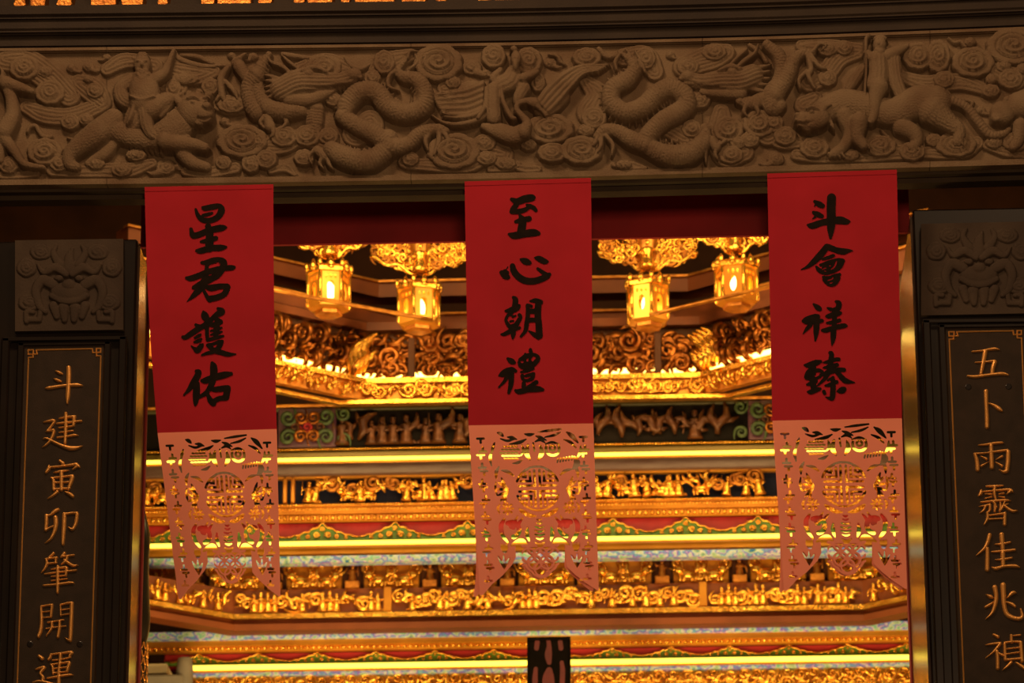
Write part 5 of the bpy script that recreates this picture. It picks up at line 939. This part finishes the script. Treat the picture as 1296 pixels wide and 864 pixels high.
def valance(label, y0, y1, yl, Y, peaks, w, x0=XL, x1=XR):
    t = tier('valance', label, 'valance', y1, Y)
    bar('red_board', y0, y1, Y, .12, M['valance'], t, x0, x1)
    bar('green_foot', y1-4.5, y1, Y-.010, .02, M['green'], t, x0, x1)
    for p in peaks: lotus(t, p, y1, w, yl, Y-.012)
    return t
valance('upper crimson valance with green and gold lotus peaks, above the middle light strip', 657, 680, 22, 3.62, [409+91.4*k for k in range(-2, 9)], 91)
light_strip(679.5, 687, 3.56, 'bright yellow light strip in the middle, under the upper crimson valance')

# lion panel tier -------------------------------------------------------------------
Yl = 3.75
t = tier('lion_panel_tier', 'gilt tier of lion panels and openwork below the upper iridescent strip', 'frieze', 792, Yl)
bar('orange_fillet', 686, 697, 3.66, .20, M['gold_plain'], t)
obj('iridescent_strip', box_m(xat(XL, 3.64), xat(XR, 3.64), 3.64, 3.70, zrow(707, 3.64), zrow(698.5, 3.64), .003), M['holo'], t)
bar('lion_ground', 706, 742, Yl+.04, .12, M['brown_deep'], t)
for k in range(-2, 9):
    xc = 399+97*k
    if xc < 180 or xc > 1165: continue
    pn = obj('lion_panel', box_m(xat(xc-35, Yl), xat(xc+35, Yl), Yl+.02, Yl+.05, zrow(741, Yl), zrow(707, Yl), .004), M['gold_plain'], t)
    for dx, mi in ((-17, False), (17, True)): inst('lion', UN['lionb'], pn, (xat(xc+dx, Yl), Yl-.005, zrow(740.5, Yl)), .098, mirror=mi)
    for dx, dy in ((-30, -8), (0, -9), (30, -8), (0, 6)): inst('scroll', UN['scrollb'], pn, (xat(xc+dx, Yl), Yl+.005, zrow(724+dy, Yl)), .055, rot=random.uniform(0, 6), mirror=dx > 0)
for k in range(-3, 9):
    xp = 447.5+97*k
    if xp < 180 or xp > 1165: continue
    ps = obj('niche_post', box_m(xat(xp-10, Yl), xat(xp+10, Yl), Yl+.02, Yl+.06, zrow(741, Yl), zrow(708, Yl), .004), M['brown_deep'], t)
    inst('figurine', UN['fig%dd' % (k % 3)], ps, (xat(xp, Yl), Yl-.002, zrow(733, Yl)), .075); obj('pedestal', box_m(xat(xp-9, Yl), xat(xp+9, Yl), Yl-.03, Yl+.03, zrow(742, Yl), zrow(733, Yl), .003), M['gold_dim'], ps)
# openwork band and rails with angled wings
def winged(name, y0, y1, Y, depth, m, parent, xa, xb, ang=38, reach=1.4, bev=.0):
    """bar whose ends turn towards the viewer at corners xa / xb (photo px)"""
    A, B = xat(xa, Y), xat(xb, Y); c, s = math.cos(R(ang)), math.sin(R(ang)); z0, z1 = zrow(y1, Y), zrow(y0, Y)
    fr_ = [(A-reach*c, Y-reach*s), (A, Y), (B, Y), (B+reach*c, Y-reach*s)]
    t_ = math.tan(R(ang/2)); bk = [(A-reach*c-depth*s, Y-reach*s+depth*c), (A-depth*t_, Y+depth), (B+depth*t_, Y+depth), (B+reach*c+depth*s, Y-reach*s+depth*c)]
    V = [(p[0], p[1], z) for z in (z0, z1) for p in fr_]+[(p[0], p[1], z) for z in (z0, z1) for p in bk]
    Fc = []
    for i in range(3): Fc += [(i, i+1, i+5, i+4), (8+i, 12+i, 13+i, 9+i), (4+i, 5+i, 13+i, 12+i), (i, 8+i, 9+i, i+1)]
    Fc += [(0, 4, 12, 8), (3, 11, 15, 7)]
    me = mesh(V, Fc, False); bm = bmesh.new(); bm.from_mesh(me); bmesh.ops.recalc_face_normals(bm, faces=bm.faces[:]); bm.to_mesh(me); bm.free()
    return obj(name, me, m, parent)
def wing_pt(x, Y, xa, xb, ang=38):
    """world x, y and facing angle for photo column x on a winged face"""
    A, B = xat(xa, Y), xat(xb, Y); X = xat(x, Y); c, s = math.cos(R(ang)), math.sin(R(ang))
    if X < A: d = (A-X)/(c-.0); return A-d*c, Y-d*s, R(ang)*-1
    if X > B: d = (X-B)/c; return X, Y-d*s, R(ang)
    return X, Y, 0.0
WA, WB = 300, 1086
winged('openwork_ground', 741, 772, Yl, .14, M['brown'], t, WA, WB); winged('lower_gilt_rail', 771, 777, Yl-.03, .17, M['gold'], t, WA, WB)
winged('brown_cove', 776, 785, Yl-.0, .14, M['brown'], t, WA, WB); winged('brown_base', 784, 792, Yl-.04, .08, M['brown'], t, WA, WB)
for x in np.arange(170, 1190, 8.6):
    X, Yy, rz = wing_pt(x, Yl, WA, WB); k = random.random()
    if abs(x-492) < 7 or abs(x-886) < 7 or abs(x-WA) < 6 or abs(x-WB) < 6: continue
    if k < .34: inst('figurine', UN['fig%db' % random.randrange(3)], t, (X, Yy-.012, zrow(771, Yl)), .085*random.uniform(.85, 1.08), rz=rz, mirror=random.random() < .5)
    elif k < .7: inst('scroll', UN['scrollb'], t, (X, Yy-.01, zrow(757+random.uniform(-5, 6), Yl)), .060*random.uniform(.8, 1.25), rot=random.uniform(0, 6), rz=rz)
    else: inst('carved_leaf', UN['leafb'], t, (X, Yy-.012, zrow(757+random.uniform(-4, 4), Yl)), .075*random.uniform(.8, 1.2), rot=random.uniform(-2, 2), rz=rz)
for x in (492, 886): obj('divider_post', box_m(xat(x-5, Yl), xat(x+5, Yl), Yl-.025, Yl+.02, zrow(772, Yl), zrow(741, Yl), .003), M['gold_plain'], t)

# lowest tier ------------------------------------------------------------------------
Yg = 3.90
t = tier('gilt_fillet_tier', 'gold fillets and lower iridescent strip above the lowest valance', 'moulding', 818, Yg-.08)
obj('iridescent_strip', box_m(xat(XL, 3.80), xat(XR, 3.80), 3.80, 3.86, zrow(803, 3.80), zrow(792, 3.80), .003), M['holo'], t)
bar('gold_fillet', 802, 811, Yg-.08, .07, M['gold_plain'], t); bar('lotus_rail', 810, 818, Yg-.04, .039, M['gold_plain'], t); beading(t, 814.5, Yg-.05, M['gold'], 3.0, pitch=7.5)
valance('lowest crimson valance with green and gold lotus peaks, near the bottom of the picture', 821, 834.5, 12.8, Yg, [404+73.4*k for k in range(-2, 11)], 73, 214, XR)
light_strip(834.5, 843.5, Yg-.05, 'lowest bright yellow light strip, cut in two by the narrow black plaque', 243, XR)
t = tier('bottom_frieze', 'carved gold frieze at the very bottom, under the lowest light strip', 'frieze', 900, Yg+.02)
obj('iridescent_strip', box_m(xat(243, Yg), xat(XR, Yg), Yg, Yg+.05, zrow(849.5, Yg), zrow(843, Yg), .002), M['holo'], t)
bar('gold_ground', 849, 905, Yg+.03, .16, M['gold_dim'], t, 200, XR)
for x in np.arange(205, 1180, 9):
    for yy in (857, 869): inst('scroll' if (int(x)+yy) % 2 else 'carved_leaf', UN['scrollb' if (int(x)+yy) % 2 else 'leafb'], t, (xat(x+random.uniform(-3, 3), Yg+.02), Yg+.02, zrow(yy+random.uniform(-2, 2), Yg+.02)), .052*random.uniform(.8, 1.2), rot=random.uniform(0, 6))
single('shrine_ledge', box_m(xat(150, 3.55), xat(218, 3.55), 3.55, 3.75, zrow(845, 3.55), zrow(832, 3.55), .004), M['paleledge'], 'pale block at lower left, left end of the lowest crimson valance', 'ledge')
t = thing('stone_shelf', 'grey stone shelf at lower left with a darker rounded end', 'shelf', (xat(200, 3.45), 3.45, zrow(900, 3.45)))
obj('slab', box_m(xat(150, 3.45), xat(238, 3.45), 3.45, 3.70, 0, zrow(846, 3.45), .008), M['greyledge'], t)
V, Fc = lathe([(.001, 0), (.028, .004), (.034, .05), (.034, .2), (.028, .25), (.001, .254)], 14, (xat(238, 3.45), 3.50, zrow(900, 3.45))); obj('rounded_end', mesh(V, Fc), M['greyledge'], t)

zc_ = zrow(905, Yg+.03)-.002
t = thing('altar_cabinet', 'tall dark brown cabinet body carrying the carved shrine tiers', 'cabinet', (xat(XC, Yg), Yg+.4, 0))
obj('body', box_m(xat(200, Yg), xat(XR, Yg), Yg+.08, Yg+.7, 0, zc_, .01), M['brown_deep'], t)
for k in range(6):
    x0_ = xat(225+170*k, Yg); x1_ = xat(225+170*k+140, Yg); d_ = obj('door', box_m(x0_, x1_, Yg+.05, Yg+.08, .6, zc_-.3, .01), M['brown'], t)
    obj('knob', mesh(*ball((x1_-.05, Yg+.04, 2.2), .018)), M['gold_dim'], d_)

# canopy tier -------------------------------------------------------------------------
Yc = 3.38; CA, CB = 463, 889
t = tier('gilt_canopy', 'octagonal gilt canopy of carved scroll panels glowing along its lower edge', 'canopy', 506, Yc)
winged('scroll_ground', 412, 478, Yc+.10, .06, M['brown_deep'], t, CA, CB, 37); winged('glow_rail', 474.5, 480.5, Yc-.02, .05, M['gold'], t, CA, CB, 37); winged('leaf_band', 480, 503, Yc+.0, .03, M['gold_dim'], t, CA, CB, 37); winged('foot_rail', 502, 506.5, Yc-.03, .03, M['gold'], t, CA-35, CB+35, 37); winged('top_rail', 404, 414, Yc+.06, .12, M['brown'], t, CA, CB, 37)
for x in np.arange(330, 1025, 7.5):
    X, Yy, rz = wing_pt(x, Yc, CA, CB, 37); lift = -(Yc-Yy)*0
    inst('scroll' if random.random() < .5 else 'carved_leaf', UN['scrollb' if random.random() < .5 else 'leafb'], t, (X, Yy-.012, zrow(491+random.uniform(-4, 4), Yc)), .055*random.uniform(.8, 1.25), rot=random.uniform(0, 6), rz=rz)
for x in np.arange(332, 1022, 9.0):
    if abs(x-520) < 8 or abs(x-835) < 8: continue
    X, Yy, rz = wing_pt(x, Yc, CA, CB, 37)
    for yy in (428, 447, 463):
        k = random.random()
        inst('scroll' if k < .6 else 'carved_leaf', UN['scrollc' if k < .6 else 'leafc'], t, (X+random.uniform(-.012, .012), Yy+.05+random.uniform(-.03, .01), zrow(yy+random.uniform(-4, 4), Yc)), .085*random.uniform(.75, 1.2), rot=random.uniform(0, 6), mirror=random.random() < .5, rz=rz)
for x in (CA-8, CB+8):
    X, Yy, rz = wing_pt(x, Yc, CA, CB, 37)
    for i in range(4): inst('acanthus_leaf', UN['leafb'], t, (X+(i-1.5)*.018, Yy+.01, zrow(452-3*i, Yc)), .16, rot=(.25 if x < 600 else -.25), rz=rz, mirror=x > 600)
for x in (520, 835): obj('canopy_post', box_m(xat(x-4.5, Yc), xat(x+4.5, Yc), Yc+.0, Yc+.04, zrow(478, Yc), zrow(424, Yc), .003), M['brown_deep'], t)
# the canopy's own lamp line, tucked behind the glow rail
winged('light_strip', 468, 475.5, Yc+.035, .02, M['led2'], t, CA, CB, 37)['label'] = 'warm glowing light strip behind the lower edge'
# ring beams and the dark well above
t = thing('ring_beam', 'brown octagonal ring beam of the canopy, upper one behind the lanterns', 'beam', (xat(XC, 3.6), 3.6, zrow(372, 3.6))); winged('beam', 352, 372, 3.75, .10, M['brown'], t, 478, 875, 37, 1.2); winged('gilt_edge', 350.5, 353, 3.73, .04, M['gold_dim'], t, 478, 875, 37, 1.2)
t = thing('ring_beam', 'brown octagonal ring beam just above the canopy scroll panels', 'beam', (xat(XC, 3.5), 3.5, zrow(414, 3.5))); winged('beam', 394, 412, 3.55, .10, M['brown'], t, 500, 856, 37, 1.2); winged('gilt_edge', 392.5, 395, 3.53, .04, M['gold_dim'], t, 500, 856, 37, 1.2)
a = Wp(548, 404, 3.10); 
for pts, lab in (([(330, 364), (548, 405)], 'thin gilt rail slanting across the left pair of lanterns'), ([(823, 398), (990, 359)], 'thin gilt rail slanting across the right pair of lanterns')):
    P = [Wp(*pts[0], 2.60), Wp(*pts[1], 2.86)]; P[0][2] = P[0][2]; 
    n = 8; Q = [P[0]+(P[1]-P[0])*i/n for i in range(n+1)]
    single('gilt_rail', tube_m(Q, [.0085]*(n+1), 8), M['gold_dim'], lab, 'rail')

# lanterns ------------------------------------------------------------------------------
def lantern(xc, y0, y1, Y, label, rot=0.0):
    s = 1/PXM(Y); zb = Wp(xc, y1, Y)[2]; H = (Wp(xc, y0, Y)[2]-zb); cx = Wp(xc, (y0+y1)/2, Y)[0]; Rr = 29*s
    t = thing('palace_lantern', label, 'lantern', (cx, Y, zb), 'gilt palace lanterns under the canopy')
    hexp = lambda r, z: [(r*math.cos(R(60*k)+rot), r*math.sin(R(60*k)+rot), z) for k in range(6)]
    def add(nm, vf, m, sm_=False): return obj(nm, mesh([(cx+v[0], Y+v[1], zb+v[2]) for v in vf[0]], vf[1], sm_), m, t)
    def hexlathe(prof):
        V = []; Fc = []
        for r, z in prof: V += hexp(r, z)
        for i in range(len(prof)-1):
            for k in range(6): Fc.append((i*6+k, i*6+(k+1) % 6, i*6+6+(k+1) % 6, i*6+6+k))
        Fc += [tuple(range(6))[::-1], tuple(len(V)-6+k for k in range(6))]; return V, Fc
    add('base', hexlathe([(Rr*.62, -.02*H), (Rr*.80, .0), (Rr*.92, .03*H), (Rr*.92, .10*H), (Rr*.80, .12*H)]), M['gold_plain'])
    add('skirt', hexlathe([(Rr*.4, -.12*H), (Rr*.62, -.09*H), (Rr*.62, -.02*H)]), M['gold_dim'])
    add('cornice', hexlathe([(Rr*.86, .72*H), (Rr*1.02, .75*H), (Rr*1.02, .82*H), (Rr*.92, .86*H), (Rr*.70, .92*H), (Rr*.3, .95*H)]), M['gold'])
    hp = hexp(Rr*.92, 0)
    for k in range(6):
        p = hp[k]; add('post', tube_w([(p[0], p[1], .06*H), (p[0], p[1], .42*H), (p[0], p[1], .76*H)], [.0085, .0075, .0085], 6), M['gold'], True)
        a, b = np.array(hp[k]), np.array(hp[(k+1) % 6]); d = b-a; L = np.linalg.norm(d); d = d/L; nrm = np.array([d[1], -d[0], 0]); st = .05
        # pierced pane: frame with an arched opening
        us = np.linspace(0, 1, 25); vs = np.linspace(.10, .74, 29); U, Vv = np.meshgrid(us, vs)
        arch = np.maximum(.17-np.hypot((U-.5)*1.0, (Vv-.40)*1.2), np.minimum(.16-np.abs(U-.5), np.minimum(.40-Vv, Vv-.16))) if k % 2 == 0 else .15-np.hypot(U-.5, (Vv-.36)*.9)
        dots = np.max([.05-np.hypot(U-c, (Vv-.62)*1.3) for c in (.25, .5, .75)]+[.07-np.hypot(U-c, (Vv-.22)) for c in (.14, .86)], 0) if False else np.maximum.reduce([.06-np.hypot(U-c, (Vv-.62)*1.3) for c in (.28, .5, .72)])
        V2, F2 = fill_field(-np.maximum(arch, dots), us, vs)
        add('pierced_pane', ([tuple(a+d*L*v[0]+np.array([0, 0, v[1]*H])) for v in V2], F2), M['gold_plain'])
        c = (a+b)/2*1.02; add('crest_leaf', tube_w([(c[0], c[1], .80*H), (c[0]*1.06, c[1]*1.06, .90*H), (c[0]*1.02, c[1]*1.02, 1.02*H)], [.016, .014, .003], 6), M['gold'], True)
        add('corner_finial', ball((p[0]*1.08, p[1]*1.08, .90*H), (.010, .010, .020), 6, 5), M['gold'], True)
    add('bulb', ball((0, 0, .40*H), (.026, .026, .045), 10, 8), M['bulb'], True)
    add('stem', tube_w([(0, 0, .92*H), (0, 0, 1.06*H)], [.012, .010], 8), M['gold_dim'], True)
    l = bpy.data.lights.new('lantern_light', 'POINT'); l.energy = 2.2; l.color = (1.0, .62, .22); l.shadow_soft_size = .045
    lo = bpy.data.objects.new('lantern_light', l); COL.objects.link(lo); lo.parent = t; lo.location = (0, 0, .42*H)
    return t
lantern(416, 334, 394, 2.95, 'outer gilt lantern on the left, hanging next to the left banner', .2)
lantern(530, 356, 414, 3.12, 'inner gilt lantern on the left, hanging next to the middle banner', .35)
lantern(820, 351, 410, 3.12, 'inner gilt lantern on the right, hanging next to the middle banner', .7)
lantern(932, 328, 386, 2.95, 'outer gilt lantern on the right, hanging next to the right banner', .85)
# openwork pendants above the lanterns
def pendant(xc, yb, Y, w, label):
    s = 1/PXM(Y); t = thing('gilt_pendant', label, 'pendant', Wp(xc, yb, Y), 'gilt openwork pendants under the red beam')
    px3 = lambda dx, dy: Wp(xc+dx, yb+dy, Y)
    obj('core', tube_m([px3(0, -62), px3(0, -40), px3(0, -18), px3(0, -2)], [.03, .045, .035, .012], 10), M['gold_dim'], t)
    inst('figurine', UN['fig0b'], t, px3(0, -2)+np.array([0, -.03, 0]), .13)
    for sx in (-1, 1):
        n = int(w/7)
        for i in range(n):
            dx = 8+7*i; low = -6-(dx/w)**1.0*18
            for k in range(4):
                y = low-k*9-random.uniform(0, 3)
                inst('scroll', UN['scrollb' if random.random() < .7 else 'scrolld'], t, px3(sx*dx, y)+np.array([0, random.uniform(-.01, .02), 0]), .042*random.uniform(.8, 1.2), rot=random.uniform(0, 6), mirror=sx < 0)
        rim = [px3(sx*(4+(w+2)*u), -2-22*u**.8+3*math.sin(u*12)) for u in np.linspace(0, 1, 14)]
        obj('scalloped_rim', tube_m(rim, [.007]*14, 6), M['gold'], t)
    return t
pendant(418, 329, 2.95, 44, 'gilt openwork pendant over the outer left lantern'); pendant(532, 350, 3.12, 58, 'gilt openwork pendant over the inner left lantern')
pendant(820, 345, 3.12, 58, 'gilt openwork pendant over the inner right lantern'); pendant(930, 323, 2.95, 44, 'gilt openwork pendant over the outer right lantern')

# hanging plaque, dark streamer -------------------------------------------------------------
Yq = 3.2
t = thing('black_plaque', 'narrow black plaque with dull red motifs standing at bottom centre', 'plaque', Wp(694.5, 960, Yq))
M['plaque'] = mat('black plaque', (.003, .002, .0015), .9, col2=(.005, .003, .002), spec=.03)
obj('board', prism_px([(667, 806.5), (667.5, 960), (722.5, 960), (722, 805.5)], Yq, .03, .003), M['plaque'], t)
pb = Wp(694.5, 960, Yq); obj('pole', tube_m([(pb[0], Yq+.015, 0), (pb[0], Yq+.015, pb[2]+.01)], .02, 10), M['plaque'], t)
for poly in ([(667, 806), (667, 810), (722, 809), (722, 805)], [(667, 810), (667.5, 960), (670, 960), (669.5, 810)], [(719.5, 809), (720, 960), (722.5, 960), (722, 809)]): obj('frame_rail', prism_px(poly, Yq-.006, .02, .001), M['plaque'], t)
for pts in ([[(694, 810, 2.5), (695, 818, 3), (694, 828, 4.5), (695, 838, 3)]], [[(680, 812, 3), (679, 820, 3)]], [[(709, 812, 3), (710, 820, 3)]], [[(678, 846, 2.5), (677, 862, 3.5), (678, 880, 3)]], [[(711, 838, 2.5), (712, 850, 3.2), (711, 875, 3)]], [[(695, 848, 4), (694, 860, 7.5), (695, 880, 7), (694, 900, 5)]]):
    xs = np.arange(670, 721, .8); ys = np.arange(806, 910, .8); X, Y = np.meshgrid(xs, ys); V2, F2 = fill_field(stroke_field(X, Y, pts), xs, ys)
    P = W(V2[:, 0], V2[:, 1], Yq-.0015); obj('red_motif', mesh(P, [f[::-1] for f in F2]), M['plaque_red'], t)
Ys = 1.7
cx, _, zc = Wp(172, 864, Ys)
t = thing('hanging_streamer', 'dark lacquered ornament with scaly gold foot, peeking past the left pillar', 'ornament', (cx, Ys, zc-.15))
def zz(y): return Wp(172, y, Ys)[2]
sp = 1/PXM(Ys)
V, Fc = lathe([(.004, 0), (10*sp, .02)]+[(r*sp, zz(y)-zz(905)) for y, r in ((900, 12), (880, 13), (850, 14.5), (832, 13), (812, 12), (806, 13.5), (795, 15.5), (780, 16), (760, 14.5), (735, 13), (710, 12.4), (690, 13.2), (676, 13.2), (664, 10.5), (650, 7), (640, 3))], 20, (cx, Ys, zz(905))); obj('lacquer_body', mesh(V, Fc), M['lacquer'], t)
for r_ in range(6):
    y = 815+10*r_
    for k in range(12):
        a = 2*math.pi*(k+.5*(r_ % 2))/12; rr = 13.5*sp
        P = [(cx+rr*math.cos(a+u*.22)*1.03, Ys+rr*math.sin(a+u*.22)*1.03, zz(y)-(1-u*u)*8*sp) for u in np.linspace(-1, 1, 7)]
        obj('gold_scale', tube_m(P, [.0022]*7, 5), M['gold_dim'], t)
obj('cord', tube_m([(cx, Ys, zz(640)), (cx, Ys, zz(240))], .003, 6), M['lacquer'], t)
